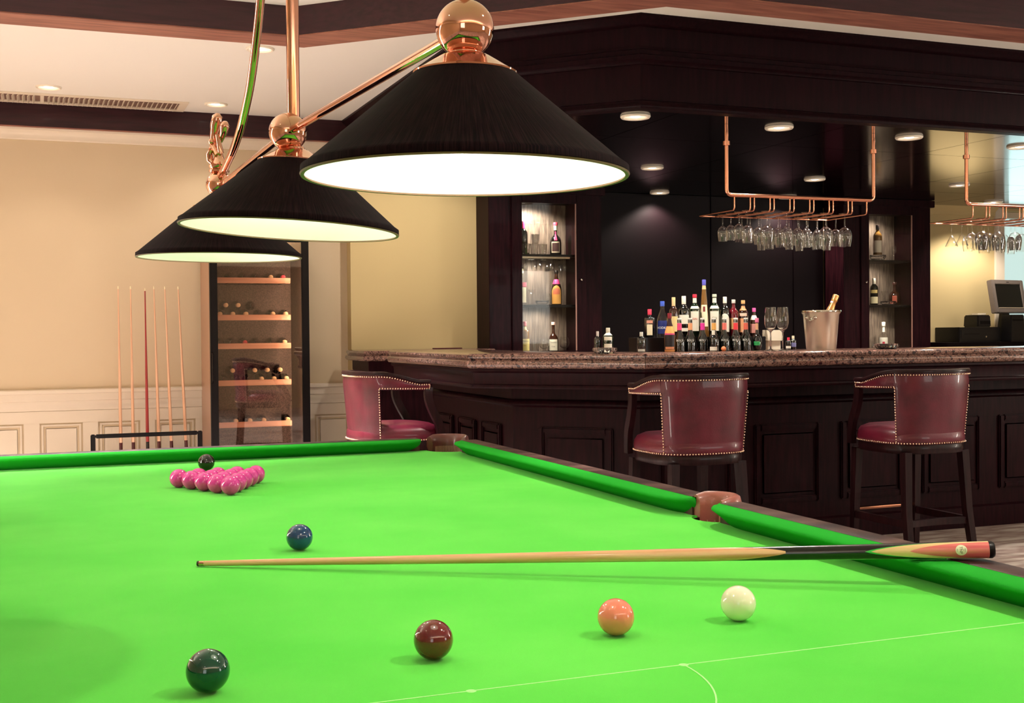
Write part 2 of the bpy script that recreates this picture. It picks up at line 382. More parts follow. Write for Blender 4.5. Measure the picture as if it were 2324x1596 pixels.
# panelling below the chair rail on the left wall part
struct('trim_7', sweep([(0, .72), (0, .885), (.035, .885), (.045, .878), (.045, .856), (.03, .85), (.026, .80), (.018, .795), (.018, .765), (.012, .757), (.012, .725)],
       [(1.88, WALL), (-3.3, WALL)]), WAINS)
pitch_ = .415; x = -3.25
wa = struct('trim_8', MB().bb(-3.3, 1.88, WALL-.012, WALL, .632, .722).bb(-3.3, 1.88, WALL-.012, WALL, .1, .2), WAINS, bevel=.002)
k = 0
px0 = -.476 - 7*pitch_
for i in range(13):
    a = px0 + i*pitch_
    if a > 1.7: break
    if a < -3.2: continue
    MB().bb(a-.111, a, WALL-.012, WALL, .2, .632).build('stile', WAINS, wa, bevel=.002)
    fr = MB()
    b0, b1, c0, c1 = a+.012, a+.292, .21, .622
    for s0, s1, t0, t1 in ((b0, b0+.014, c0, c1), (b1-.014, b1, c0, c1), (b0+.014, b1-.014, c0, c0+.014), (b0+.014, b1-.014, c1-.014, c1)):
        fr.bb(s0, s1, WALL-.009, WALL, t0, t1)
    fr.build('panel_bead', WAINS, wa, bevel=.002)
    MB().bb(b0+.03, b1-.03, WALL-.006, WALL, c0+.03, c1-.03).build('panel', WAINS, wa, bevel=.003)
struct('baseboard_back', MB().bb(-3.3, .68, WALL-.018, WALL, 0, .1), WAINS, bevel=.003)
# the same rail continues right of the wine cooler
struct('baseboard_left', MB().bb(-3.3, -3.28, -5.2, 7.2, 0, .1), WAINS, bevel=.003)

# ceiling air grille: frame with real blades
vent = thing('air_vent', 'long cream slotted air grille in the ceiling above the back wall beam', 'vent', (0, 0, CEIL))
vm = MB()
vx0, vx1, vy0, vy1 = -2.4, .58, 6.75, 7.11
vm.bb(vx0, vx1, vy0, vy0+.035, -.012, 0).bb(vx0, vx1, vy1-.05, vy1, -.012, 0).bb(vx1-.06, vx1, vy0+.035, vy1-.05, -.012, 0).bb(vx0, vx0+.06, vy0+.035, vy1-.05, -.012, 0).bb(-.44, -.415, vy0+.035, vy1-.05, -.012, 0)
vm.build('frame', WAINS, vent, bevel=.002)
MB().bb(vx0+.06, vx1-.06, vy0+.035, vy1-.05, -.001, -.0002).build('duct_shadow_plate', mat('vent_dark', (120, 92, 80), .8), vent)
bl = MB().box((0, 0, 0), (.004, vy1-vy0-.09, .026)); me_b = None
xx = vx0 + .08
rotb = (0, math.radians(35), 0)
while xx < vx1-.07:
    if abs(xx + .427) > .03:
        if me_b is None:
            ob = bl.build('blade', WAINS, vent, loc=(xx, (vy0+.035+vy1-.05)/2, -.012), rot=rotb); me_b = ob.data
        else: link('blade', me_b, vent, (xx, (vy0+.035+vy1-.05)/2, -.012), rotb)
    xx += .034

# recessed downlights
RING = mat('downlight_ring', (245, 235, 218), .35); REFL = mat('downlight_reflector', (240, 225, 200), .3, emis=(1, .9, .74), es=.7)
DGLOW = mat('downlight_lamp', (255, 245, 230), .4, emis=(1, .9, .74), es=6)
def downlight(loc, label, grp, r=.085, power=20, spot=110, aim=None, on=True):
    t = thing('downlight', label, 'downlight', loc, group=grp)
    if 'dl' not in KIDS:
        a = MB().lathe([(r*.76, -.001), (r*.80, -.010), (r*.93, -.013), (r, -.006), (r, 0), (r*.76, 0)] + [(r*.76, -.001)], 28)
        b = MB().lathe([(r*.76, -.002), (r*.6, -.0018), (r*.36, -.0012)], 28)
        c = MB().lathe([(r*.36, -.003), (r*.2, -.009), (0, -.011)], 20)
        KIDS['dl'] = [q.build(n, m, t) for q, n, m in ((a, 'ring', RING), (b, 'reflector', REFL), (c, 'bulb', DGLOW))]
    else:
        for o in KIDS['dl']: link(o.name.split('.')[0], o.data, t)
    if power: lamp('downlight_beam', 'SPOT', (loc[0], loc[1], loc[2]-.04), power, WARM, .03, aim=aim or (loc[0], loc[1], 0), spot=spot, blend=.5, grp='dl_bar' if loc[2] < 2.8 else 'dl_ceil')
    return t
g = 'downlights in the black bar soffit'
for (x, y), lb in zip(((2.671, 3.678), (3.66, 3.733), (4.657, 3.78), (5.635, 3.858)), (
        'white ringed downlight in the bar soffit nearest the canopy corner', 'white ringed soffit downlight above the left glass rack',
        'white ringed soffit downlight between the two glass racks', 'white ringed soffit downlight above the right glass rack')):
    downlight((x, y, SOF-.004), lb, g, power=100, spot=130)
for (x, y), lb in zip(((3.772, 5.544), (5.351, 5.747), (6.767, 5.698)), (
        'soffit downlight inside the bar, left of the left glass rack', 'soffit downlight seen inside the arms of the left glass rack',
        'soffit downlight behind the left arm of the right glass rack')):
    downlight((x, y, SOF-.004), lb, g, power=100, spot=130)
for (x, y), lb in zip(((4.594, 6.95), (5.9, 6.93), (8.049, 6.671)), (
        'small soffit downlight at the back, above the dark bar panel', 'soffit downlight at the back, hidden rim behind the left glass rack bar',
        'soffit downlight at the back above the cash till')):
    downlight((x, y, SOF-.004), lb, g, power=80, spot=130)
downlight((2.45, 5.95, SOF-.004), 'added soffit downlight brightening the tan wall, unseen behind the largest lampshade', g, power=48, spot=130, aim=(2.35, 7.0, 1.2))  # extra downlight, hidden from view, added to brighten the tan wall
g = 'downlights in the cream ceiling'
downlight((.785, 4.902, CEIL), 'cream ceiling downlight beside the brass pole, just beyond the near beam', g, power=20)
downlight((-.388, 6.501, CEIL), 'small cream ceiling downlight left, above the air grille', g, power=17)
downlight((.776, 6.763, CEIL), 'cream ceiling downlight right of the end of the air grille', g, power=17)
for q in ((-1.9, 6.5), (-2.2, 4.9), (-2.6, 1.5), (2.6, -1.5), (-1.6, -3.6), (2.2, -3.8), (6.2, -1.5), (6.2, 1.2)):
    lamp('downlight_beam', 'SPOT', (q[0], q[1], CEIL-.02), 26, WARM, .05, aim=(q[0], q[1], 0), spot=120, blend=.6, grp='dl_more')

# ------------------------------------------------------------------ bar canopy
CAN = [(1.88, WALL2), (1.88, 4.17), (2.59, 3.46), (10.2, 3.46)]
can = thing('bar_canopy', 'dark mahogany canopy with stepped mouldings over the bar', 'canopy')
def canp(name, prof, m=WOODD): return sweep(prof, CAN).build(name, m, can)
canp('cornice', [(.06, 2.94), (0, 2.94), (-.012, 2.945), (-.03, 2.955), (-.035, 2.965), (-.055, 2.98), (-.06, 2.985), (-.06, CEIL), (.06, CEIL)])
canp('frieze', [(.06, 2.835), (0, 2.835), (0, 2.94), (.06, 2.94)])
canp('moulding', [(.06, 2.735), (0, 2.735), (-.012, 2.738), (-.016, 2.75), (-.03, 2.76), (-.03, 2.785), (-.018, 2.79), (-.018, 2.815), (-.008, 2.82), (-.006, 2.835), (.06, 2.835)])
canp('fascia_board', [(.06, 2.545), (0, 2.545), (0, 2.735), (.06, 2.735)])
canp('bottom_moulding', [(.06, SOF-.004), (-.016, SOF-.004), (-.022, SOF+.008), (-.02, SOF+.02), (-.01, SOF+.03), (-.008, SOF+.04), (0, 2.545), (.06, 2.545)])
# soffit: separate lacquered panels with open joints
inner = offset(CAN, .06)
poly = [(inner[0][0], WALL2), inner[1], inner[2], (10.2, inner[2][1]), (10.2, WALL2)]
def clip(poly, ax, v, keep_less):
    out = []
    for i, p in enumerate(poly):
        q = poly[(i+1) % len(poly)]
        ip = (p[ax] <= v) if keep_less else (p[ax] >= v); iq = (q[ax] <= v) if keep_less else (q[ax] >= v)
        if ip: out.append(p)
        if ip != iq:
            t = (v-p[ax])/(q[ax]-p[ax]); out.append((p[0]+(q[0]-p[0])*t, p[1]+(q[1]-p[1])*t))
    return out
struct('trim_9', MB().prism(poly, SOF+.01, SOF+.03), BLACKM)
xs = [1.9, 2.86, 4.04, 5.22, 6.40, 7.58, 8.76, 10.2]; ys = [3.4, 4.36, 5.6, 6.2, WALL2]
for a, b in zip(xs, xs[1:]):
    for c, d in zip(ys, ys[1:]):
        p = clip(clip(clip(clip(poly, 0, a+.003, False), 0, b-.003, True), 1, c+.003, False), 1, d-.003, True)
        if len(p) > 2: MB().prism(p, SOF-.003, SOF+.009).build('soffit_panel', SOFM, can)

# ------------------------------------------------------------------ bar
EDGE = [(1.824, 5.884), (1.824, 4.18), (2.587, 3.417), (7.2, 3.417)]
barc = thing('bar_cabinet', 'dark mahogany octagonal bar front with recessed panels and mouldings', 'bar')
sweep([(.03, 1.073), (.03, 1.06), (.045, 1.05), (.05, 1.03), (.05, .985), (.04, .98), (.036, .97), (.04, .96), (.6, .96), (.6, 1.073)], EDGE).build('fascia', WOODB, barc)
sweep([(.335, .96), (.335, .885), (.32, .88), (.31, .865), (.31, .85), (.335, .845), (.345, .835), (.345, .14), (.32, .13), (.32, 0), (.62, 0), (.62, .96)], EDGE).build('body', WOODB, barc)
bp_ = offset(EDGE, .345)
def face_panels(a, b, starts, wd, z0=.24, z1=.72, dep=.02):
    a, b = Vector(a), Vector(b); d = (b-a).normalized(); nrm = Vector((d.y, -d.x)); ang = math.atan2(d.y, d.x)
    for s in starts:
        c = a + d*(s+wd/2) + nrm*(dep/2)
        fr = MB()
        for cx, cz, sx, sz in ((-wd/2+.02, 0, .04, z1-z0), (wd/2-.02, 0, .04, z1-z0), (0, (z1-z0)/2-.02, wd-.08, .04), (0, -(z1-z0)/2+.02, wd-.08, .04)):
            fr.box((cx, 0, cz), (sx, dep, sz))
        fr.build('panel_moulding', WOODB, barc, bevel=.008, loc=(c.x, c.y, (z0+z1)/2), rot=(0, 0, ang))
        MB().box((0, 0, 0), (wd-.12, dep*.6, z1-z0-.12)).build('panel', WOODB, barc, bevel=.006, loc=(c.x-nrm.x*dep*.2, c.y-nrm.y*dep*.2, (z0+z1)/2), rot=(0, 0, ang))
L01 = (Vector(bp_[1])-Vector(bp_[0])).length; L12 = (Vector(bp_[2])-Vector(bp_[1])).length
face_panels(bp_[0], bp_[1], (.10, .56, 1.02), .36)
face_panels(bp_[1], bp_[2], (.16, ), L12-.32)
face_panels(bp_[2], bp_[3], [.14 + .62*i for i in range(7)], .48)
top = thing('granite_countertop', 'mottled brown granite bar top with a double rounded edge', 'countertop')
gp = [(.72, 1.075), (.03, 1.075), (.010, 1.082), (.001, 1.1), (.006, 1.117), (.022, 1.125), (.024, 1.129), (.014, 1.134), (.010, 1.144), (.014, 1.154), (.026, BAR), (.72, BAR)]
for i in range(3):
    rings = []
    full = sweep(gp, EDGE, cap=False).v; m = len(gp)
    A, B_ = full[i*m:(i+1)*m], full[(i+1)*m:(i+2)*m]
    d = (Vector(B_[3])-Vector(A[3])).normalized()*.0012
    MB().loft([[tuple(Vector(p)+d) for p in A], [tuple(Vector(p)-d) for p in B_]]).build('granite_slab', GRAN, top, smooth=50)

# timber counter against the back wall, left end of the bar
wc = thing('side_counter', 'dark timber counter with a rounded edge against the tan back wall', 'counter')
WC = [(1.82, WALL2-.03), (1.82, 6.55), (2.9, 6.55)]
sweep([(.57, 1.07), (.04, 1.07), (.012, 1.075), (0, 1.09), (.004, 1.108), (.02, 1.115), (.016, 1.125), (.008, 1.135), (.014, 1.15), (.03, 1.155), (.57, 1.155)], WC).build('counter_top', GRAN, wc, smooth=50)
sweep([(.06, 1.07), (.06, 1.0), (.1, .94), (.14, .9), (.14, .1), (.12, .1), (.12, 0), (.5, 0), (.5, 1.07)], WC).build('counter_body', WOODB, wc)
tag(MB().bb(2.42, 2.66, 6.66, 6.70, 1.156, 1.166).build('pen_tray', mat('dark_red', (80, 24, 26), .4), bevel=.003), 'slim dark red pen tray on the side counter by the cabinet', 'tray')

# ------------------------------------------------------------------ dark back bar: panels and display cabinets
struct('trim_10', MB().bb(3.985, 6.40, WALL2-.05, WALL2-.03, 0, SOF-.005), BLACKGL)
for a, b in ((3.99, 5.18), (5.19, 6.06), (6.07, 6.40)):
    MB().bb(a, b, WALL2-.064, WALL2-.05, .9, SOF-.006).build('panel', BLACKGL, bpy.data.objects['trim_10'], bevel=.003)
def cabinet(x0, x1, gx0, gx1, y, z0, label, knob_x, lit):
    t = thing('display_cabinet', label, 'cabinet')
    back = WALL2-.03
    c = MB().bb(x0, gx0-.035, y+.02, back, z0, SOF-.006).bb(gx1+.035, x1, y+.02, back, z0, SOF-.006)          # side carcasses
    c.bb(gx0-.035, gx1+.035, y+.02, back, 2.37, SOF-.006).bb(gx0-.035, gx1+.035, y+.02, back, 0, z0-.03)
    c.bb(x0, x1, y+.005, back, z0-.03, z0)
    c.bb(x0-.02, x1+.02, y-.02, back, SOF-.07, SOF-.006)
    c.build('carcass', WOODB, t, bevel=.004)
    MB().bb(gx0-.035, gx1+.035, back-.02, back, z0, 2.37).build('back_panel', mat('cabinet_back', (112, 96, 84), .5, var=[(84, 70, 62), (140, 122, 106)], vscale=16, vstretch=(6, 6, .5)), t)
    f = MB()
    f.bb(gx0-.09, gx0, y, y+.02, z0, 2.44).bb(gx1, gx1+.09, y, y+.02, z0, 2.44).bb(gx0, gx1, y, y+.02, 2.352, 2.44).bb(gx0, gx1, y, y+.02, z0, z0+.012)
    fo = f.build('door', WOODB, t, bevel=.003)
    MB().bb(gx1-.012, gx1-.002, y-.004, y+.004, z0+.012, 2.352).build('door_bead', mat('pale_bead', (150, 110, 98), .35), fo)  # paler strip along the right edge of the glass
    MB().bb(gx0, gx1, y+.008, y+.012, z0+.012, 2.352).build('pane', PANE, fo)
    MB().sphere((knob_x, y-.012, 1.72), .011, 12, 8).build('knob', CHROME, fo)
    for z in (1.932, 1.512):
        MB().bb(gx0-.03, gx1+.03, y+.05, back-.02, z-.02, z).build('shelf', BLACKM, t, bevel=.006)
    return t
cabinet(2.95, 3.967, 3.235, 3.725, 6.80, 1.115, 'tall dark cabinet with a glazed door of bottles, left of the bar back', 3.765, True)
cabinet(6.43, 7.425, 6.703, 7.194, 6.80, 1.10, 'tall dark cabinet with a glazed door of bottles, right of the bar back', 6.66, False)
for (cx, cz, pw) in ((3.42, 2.345, 34), (3.48, 1.885, 12), (3.48, 1.488, 12), (6.9, 2.345, 14), (6.9, 1.905, 9), (6.9, 1.488, 9)):
    lamp('cabinet_light', 'SPOT', (cx, 6.875, cz), pw, WARM, .015, aim=(cx-.02, 6.98, cz-.4), spot=150, blend=.6)

# ------------------------------------------------------------------ snooker table
TX, TY = .889, 1.7845
tb = thing('snooker_table', 'full-size snooker table with bright green cloth and dark wooden rails', 'table')
def arc(cx, cy, r, a0, a1, n): return [(cx+r*math.cos(a0+(a1-a0)*i/n), cy+r*math.sin(a0+(a1-a0)*i/n)) for i in range(n+1)]
# bed outline with pocket falls
BX, BY = .95, 1.845
out = []
out += [(BX, -.055)] + list(reversed(arc(.985, 0, .062, PI/2+.55, 3*PI/2-.55, 10)))[::1] + [(BX, .055)]
ol = [(BX, -BY+.10)] + [(BX, -.05)] + arc(.988, 0, .071, 3*PI/2-.7, PI/2+.7, 10) + [(BX, .05), (BX, BY-.10)]
ol += arc(.935, BY-.015, .085, -PI/2-.0, -PI+.0, 8) + [(BX-.10, BY)]
left = [(-x, -y) for x, y in ol]
bedo = ol + [(-x, y) for x, y in reversed(ol)][0:0]
quad = ol
full = quad + [(-x, y) for x, y in reversed(quad)]
# lower half corners: mirror the upper corner pocket to the bottom
upper = [p for p in full if p[1] >= 0]; lower = [(x, -y) for x, y in upper]
half = [p for p in ol if p[1] > -1e-6]
ring = half + [(-x, y) for x, y in reversed(half)] + [(-x, -y) for x, y in half] + [(x, -y) for x, y in reversed(half)]
rr_ = []
for p in ring:
    if not rr_ or (abs(p[0]-rr_[-1][0]) + abs(p[1]-rr_[-1][1])) > 1e-4: rr_.append(p)
if abs(rr_[0][0]-rr_[-1][0]) + abs(rr_[0][1]-rr_[-1][1]) < 1e-4: rr_.pop()
MB().prism(rr_, BED-.045, BED).build('bed', CLOTH, tb, bevel=0)
# lines
lm = MB().bb(-TX, TX, -1.0475-.0012, -1.0475+.0012, BED, BED+.0004)
lm.build('baulk_line', LINE, tb)
dm = []
ds = arc(0, -1.0475, .292, PI, 2*PI, 48)
MB().tube([(x, y, BED+.0001) for x, y in ds], 1.0, flat=(.0024, .0006), caps=False).build('d_line', LINE, tb) if False else None
P_, F_ = [], []
for i, (x, y) in enumerate(ds):
    a = PI + PI*i/48
    for r in (.2908, .2930): P_.append((r*math.cos(a), -1.0475 + r*math.sin(a), BED+.0004))
for i in range(48): F_.append((2*i, 2*i+1, 2*i+3, 2*i+2))
MB().add(P_, F_).build('d_line', LINE, tb)
sp = MB()
for q in ((0, -1.0475), (0, 0), (0, .892), (-.292, -1.0475), (.292, -1.0475)): sp.lathe([(.0065, .0001), (0, .00015)], 14, (q[0], q[1], BED))
sp.build('spot', LINE, tb)
# cushions: swept profile, noses curving away at the pockets
def cushion(length, flip_ends=(True, True)):
    """local: along +x from -length/2..length/2, nose at y=0, back towards +y"""
    st = []; rad0, rad1 = .075, .075
    n = 8
    for i in range(n+1):
        a = (PI/2)*(1-i/n)*.92
        st.append((-length/2 + .06*(1-math.sin(a)), .05*(1-math.cos(a)) if True else 0))
    pts = []; CL = .12
    for i in range(11):
        t = i/10; pts.append((-length/2 + CL*(1-math.cos(t*PI/2))**.9 if t > 0 else -length/2, .052*(1-t)**1.9))
    mid = [(-length/2+CL+(length-2*CL)*t/24, 0.0) for t in range(1, 24)]
    allp = pts + mid + [(-x, o) for x, o in reversed(pts)]
    rings = []
    for x, o in allp:
        b = max(.054, o+.004)
        rings.append([(x, o+.044, 0), (x, o+.027, .015), (x, o+.008, .029), (x, o+.0005, .034), (x, o, .037), (x, o+.004, .0405), (x, o+.014, .042), (x, b, .043), (x, b+.036, .0), ])
    return MB().loft(rings)
def rail(length):
    m = MB(); z0, z1 = -.12, .0445
    rings = []
    n = 2
    for x in (-length/2, -length/2+.001, length/2-.001, length/2):
        rings.append([(x, .0545, z0), (x, .0545, z1-.001), (x, .057, z1), (x, .108, z1), (x, .116, z1-.003), (x, .122, z1-.010), (x, .125, z1-.022), (x, .127, z0)])
    return m.loft(rings)
side = 1.7845-.055-.062
cm = cushion(side); rm = rail(side-.015)
co = None
for sx in (1, -1):
    for yc in (1, -1):
        cy = yc*(.055 + side/2)
        rz = -PI/2 if sx > 0 else PI/2
        if co is None:
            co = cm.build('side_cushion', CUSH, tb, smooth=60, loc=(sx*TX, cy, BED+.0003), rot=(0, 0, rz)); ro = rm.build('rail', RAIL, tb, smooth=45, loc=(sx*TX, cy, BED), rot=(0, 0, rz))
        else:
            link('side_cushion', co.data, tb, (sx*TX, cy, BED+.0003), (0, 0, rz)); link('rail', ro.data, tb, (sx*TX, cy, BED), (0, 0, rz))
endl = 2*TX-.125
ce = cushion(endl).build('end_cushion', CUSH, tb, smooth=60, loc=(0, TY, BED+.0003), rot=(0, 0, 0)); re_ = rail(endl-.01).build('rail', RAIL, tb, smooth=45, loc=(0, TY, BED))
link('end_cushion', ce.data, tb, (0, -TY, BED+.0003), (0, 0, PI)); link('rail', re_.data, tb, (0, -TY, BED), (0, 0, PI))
# pockets: leather cap over the rail, black liner painting the shade inside, hanging net
def pocket(c, ang, corner):
    """ang = outward direction"""
    def T(m): return m.xf(Matrix.Translation(Vector((c[0], c[1], BED))) @ Matrix.Rotation(ang, 4, 'Z'))
    R = .046 if not corner else .060
    spread = 1.75 if not corner else 1.65
    rings = []; n = 18
    for i in range(n+1):
        a = -spread + 2*spread*i/n
        prof = [(R-.003, -.04), (R-.004, .025), (R-.002, .042), (R+.004, .0525), (R+.011, .056), (R+.018, .052), (R+.021, .040), (R+.021, .012)]
        end = abs(a)/spread
        rings.append([(math.cos(a)*r, math.sin(a)*r, z if z < 0 else z*(1 - .12*max(0, end-.75)/.25)) for r, z in prof])
    p = T(MB().loft(rings)).build('pocket_leather', LEATHB if not corner else LEATHER_D, tb, smooth=50)
    T(MB().lathe([(R-.001, -.003), (R-.001, -.04), (R*.9, -.10), (R*.5, -.16), (0, -.175)], 28)).build('pocket_shade_liner', BLACKM, p, smooth=60)
    net = MB()
    for i in range(9):
        a = -spread + 2*spread*i/8
        net.tube([(math.cos(a)*(R-.004), math.sin(a)*(R-.004), -.01), (math.cos(a)*R*.9, math.sin(a)*R*.9, -.08), (math.cos(a)*R*.45, math.sin(a)*R*.45, -.15), (0, 0, -.17)], .0022, 5)
    for k, (r, z) in enumerate(((.97, -.03), (.92, -.065), (.72, -.11))):
        net.tube([(math.cos(-PI+2*PI*j/16)*R*r, math.sin(-PI+2*PI*j/16)*R*r, z) for j in range(17)], .002, 5)
    T(net).build('pocket_net', mat('net_cord', (170, 140, 110), .8) if 'net_cord' not in MATS else MATS['net_cord'], p)
    if not corner: return
    fr = MB()
    for i in range(26):
        a = -spread*.8 + 1.6*spread*i/25
        fr.tube([(math.cos(a)*(R-.005), math.sin(a)*(R-.005), .012), (math.cos(a)*(R-.0055), math.sin(a)*(R-.0055), -.03)], .0016, 4)
    fo = T(fr).build('pocket_fringe', MATS['net_cord'], p); fo['kind'] = 'stuff'
LEATHER_D = mat('corner_leather', (92, 44, 40), .35, coat=.3)
pocket((.960, 0), 0, False); pocket((-.960, 0), PI, False)
for sx, sy in ((1, 1), (-1, 1), (1, -1), (-1, -1)): pocket((sx*.918, sy*1.812), math.atan2(sy, sx), True)
# frame and legs
MB().bb(-.93, .93, -1.82, 1.82, BED-.17, BED-.0455).build('slate_frame', WOODD, tb, bevel=.01)
ap = MB()
for s in (1, -1):
    ap.bb(min(s*.93, s*.99), max(s*.93, s*.99), -1.7, 1.7, BED-.30, BED-.12); ap.bb(-.8, .8, min(s*1.82, s*1.88), max(s*1.82, s*1.88), BED-.30, BED-.12)
ap.build('apron', WOODD, tb, bevel=.006)
lg = MB().lathe([(.05, 0), (.06, .01), (.06, .05), (.045, .07), (.055, .11), (.075, .22), (.085, .4), (.07, .5), (.06, .52), (.085, .54), (.085, .68), (.0, .68)], 20); lo = None
for sx in (-1, 1):
    for y in (-1.6, -.55, .55, 1.6):
        if lo is None: lo = lg.build('leg', WOODD, tb, loc=(sx*.82, y, 0))
        else: link('leg', lo.data, tb, (sx*.82, y, 0))

# ------------------------------------------------------------------ balls
R = .02625
bm_ = MB().sphere((0, 0, 0), R, 40, 24); first = {}
def ball(m, x, y, label, group=None):
    if m.name not in first:
        o = bm_.build('snooker_ball', m, smooth=180); first[m.name] = o.data
    else: o = link('snooker_ball', first[m.name])
    o.location = (x, y, BED + R + .0002); return tag(o, label, 'ball', group)
ball(B_GRN, -.295, -.928, 'dark green glossy ball at the lower left of the cloth')
ball(B_BRN, .001, -.896, 'dark red-brown glossy ball between the green and the peach ball')
ball(B_PNK, .279, -.877, 'peach pink glossy ball beside the cream ball')
ball(B_WHT, .484, -.872, 'cream white cue ball on the cloth below the cue butt')
ball(B_BLU, .001, -.018, 'dark blue glossy ball just beyond the tip of the cue')
ball(B_BLK, .014, 1.519, 'black glossy ball behind the pyramid near the far cushion')
ord_ = ('front', 'second', 'third', 'fourth', 'back')
names_ = {1: ('',), 2: ('left', 'right'), 3: ('left', 'middle', 'right'), 4: ('leftmost', 'centre left', 'centre right', 'rightmost'), 5: ('leftmost', 'centre left', 'middle', 'centre right', 'rightmost')}
a0 = Vector((-.002, .890)); aL = Vector((-.113, 1.1165)); aR = Vector((.104, 1.119))
for row in range(5):
    for i in range(row+1):
        pL = a0 + (aL-a0)*row/4; pR = a0 + (aR-a0)*row/4
        p = pL if row == 0 else pL + (pR-pL)*i/row
        lb = 'hot pink ball at the tip of the pyramid, nearest the camera' if row == 0 else 'hot pink ball in the %s row of the pyramid, %s one' % (ord_[row], names_[row+1][i])
        ball(B_RED, p.x, p.y, lb, 'hot pink balls of the pyramid')

# ------------------------------------------------------------------ cue on the table
T = Vector((-.209, -.107, BED+.0058)); E_ = Vector((1.003, -.836, BED+.0624)); L = (E_-T).length
ax_ = (E_-T).normalized(); rotq = ax_.to_track_quat('X', 'Z')
cue = thing('snooker_cue', 'ash snooker cue with dark butt and red and cream splices lying across the table', 'cue', T)
cue.rotation_euler = rotq.to_euler()
def rad(s): return .0048 + (.0143-.0048)*(s/L)**.92
def cyl_x(s0, s1, f=lambda s: 0, n=10, seg=24, r_add=0.0):
    prof = []
    rings = []
    for i in range(n+1):
        s = s0+(s1-s0)*i/n; r = rad(s)+r_add
        rings.append([(s, r*math.cos(2*PI*k/seg), r*math.sin(2*PI*k/seg)) for k in range(seg)])
    return MB().loft(rings)
cyl_x(0, .004).build('tip', TIPM, cue)
cyl_x(.004, .014).build('ferrule', COPPER, cue)
cyl_x(.014, .87, n=24).build('shaft', ASH, cue, smooth=60)
cyl_x(.86, L-.012, n=16, r_add=-.0001).build('butt', EBONY, cue, smooth=60)
rings = [[(s, r*math.cos(2*PI*k/24), r*math.sin(2*PI*k/24)) for k in range(24)] for s, r in ((L-.012, rad(L)), (L-.004, rad(L)), (L, rad(L)*.82))]
MB().loft(rings).build('bumper', BLACKM, cue, smooth=50)
def splice(s_tip, s_end, half, ang, add, m, name, flat_=False, n=22):
    """curved tongue laid on the butt: a pointed patch growing from s_tip to s_end"""
    P, F = [], []; mseg = 12
    for i in range(n+1):
        s = s_tip+(s_end-s_tip)*i/n
        h = half*math.sin(min(1, (i/n)**.75)*PI/2) if not flat_ else .16 + (half-.16)*(i/n)**.8
        for lay, rr in ((0, add), (1, -.0006)):
            for k in range(mseg+1):
                a = ang - h + 2*h*k/mseg; r = rad(s)+rr
                P.append((s, r*math.cos(a), r*math.sin(a)))
    w_ = 2*(mseg+1)
    for i in range(n):
        for k in range(mseg):
            F.append((i*w_+k, i*w_+k+1, (i+1)*w_+k+1, (i+1)*w_+k))
    return MB().add(P, F).build(name, m, cue, smooth=70)
# the camera looks at the cue from -y side and above: local angles measured in the cue's yz plane
import math as _m
cv = (rotq.inverted() @ (Vector(M.translation) - (T+ax_*1.2))).normalized(); AV = math.atan2(cv.z, cv.y)
def tongue(s_tip, s_end, half, ang, add, m, name, fl=False): return splice(s_tip, s_end, half, ang, add, m, name, fl)
# ash point running into the ebony: a tongue that narrows towards the butt
tongue(1.074, .85, 2.3, AV-.12, .0003, ASH, 'shaft_point', True)
for da in (0, PI):
    tongue(1.205, L-.010, 1.30, AV+da, .0004, GREENV, 'green_veneer')
    tongue(1.215, L-.010, 1.22, AV+da, .0007, PALEW, 'cream_splice')
    tongue(1.278, L-.010, .98, AV+da+.02, .0010, REDW, 'red_splice')
# round badge on the butt
bs = L-.055
def on_butt(u, v, add=.0014):   # u along the cue, v around it
    r = rad(bs+u)+add; a = AV - v/r
    return (bs+u, r*math.cos(a), r*math.sin(a))
P_, F_ = [on_butt(0, 0)], []
for rr in (.004, .008, .0092):
    for k in range(32): P_.append(on_butt(rr*math.cos(2*PI*k/32), rr*math.sin(2*PI*k/32)))
for k in range(32):
    F_.append((0, 1+k, 1+(k+1) % 32))
    for j in (0, 1): F_.append((1+j*32+k, 1+j*32+(k+1) % 32, 1+(j+1)*32+(k+1) % 32, 1+(j+1)*32+k))
bdg = MB().add(P_, F_).build('badge', mat('badge_cream', (240, 234, 205), .4), cue, smooth=80)
mk = MB()
def badge_text(s, size, cu_, cv_, rot):
    V_, F2 = text_geo(s, size); c_, s_ = math.cos(rot), math.sin(rot)
    mk.add([on_butt(cu_ + x*c_ - y*s_, cv_ + x*s_ + y*c_, .00155) for x, y, _ in V_], F2)
badge_text('TNP', .0066, -.0006, 0, -PI/2)
badge_text('PUS', .0026, -.0066, 0, -PI/2)
badge_text('SERIES', .0022, .0062, 0, -PI/2); badge_text('BIO', .0020, .0036, 0, -PI/2)
mk.build('badge_lettering', mat('badge_ink', (70, 44, 20), .5), bdg)

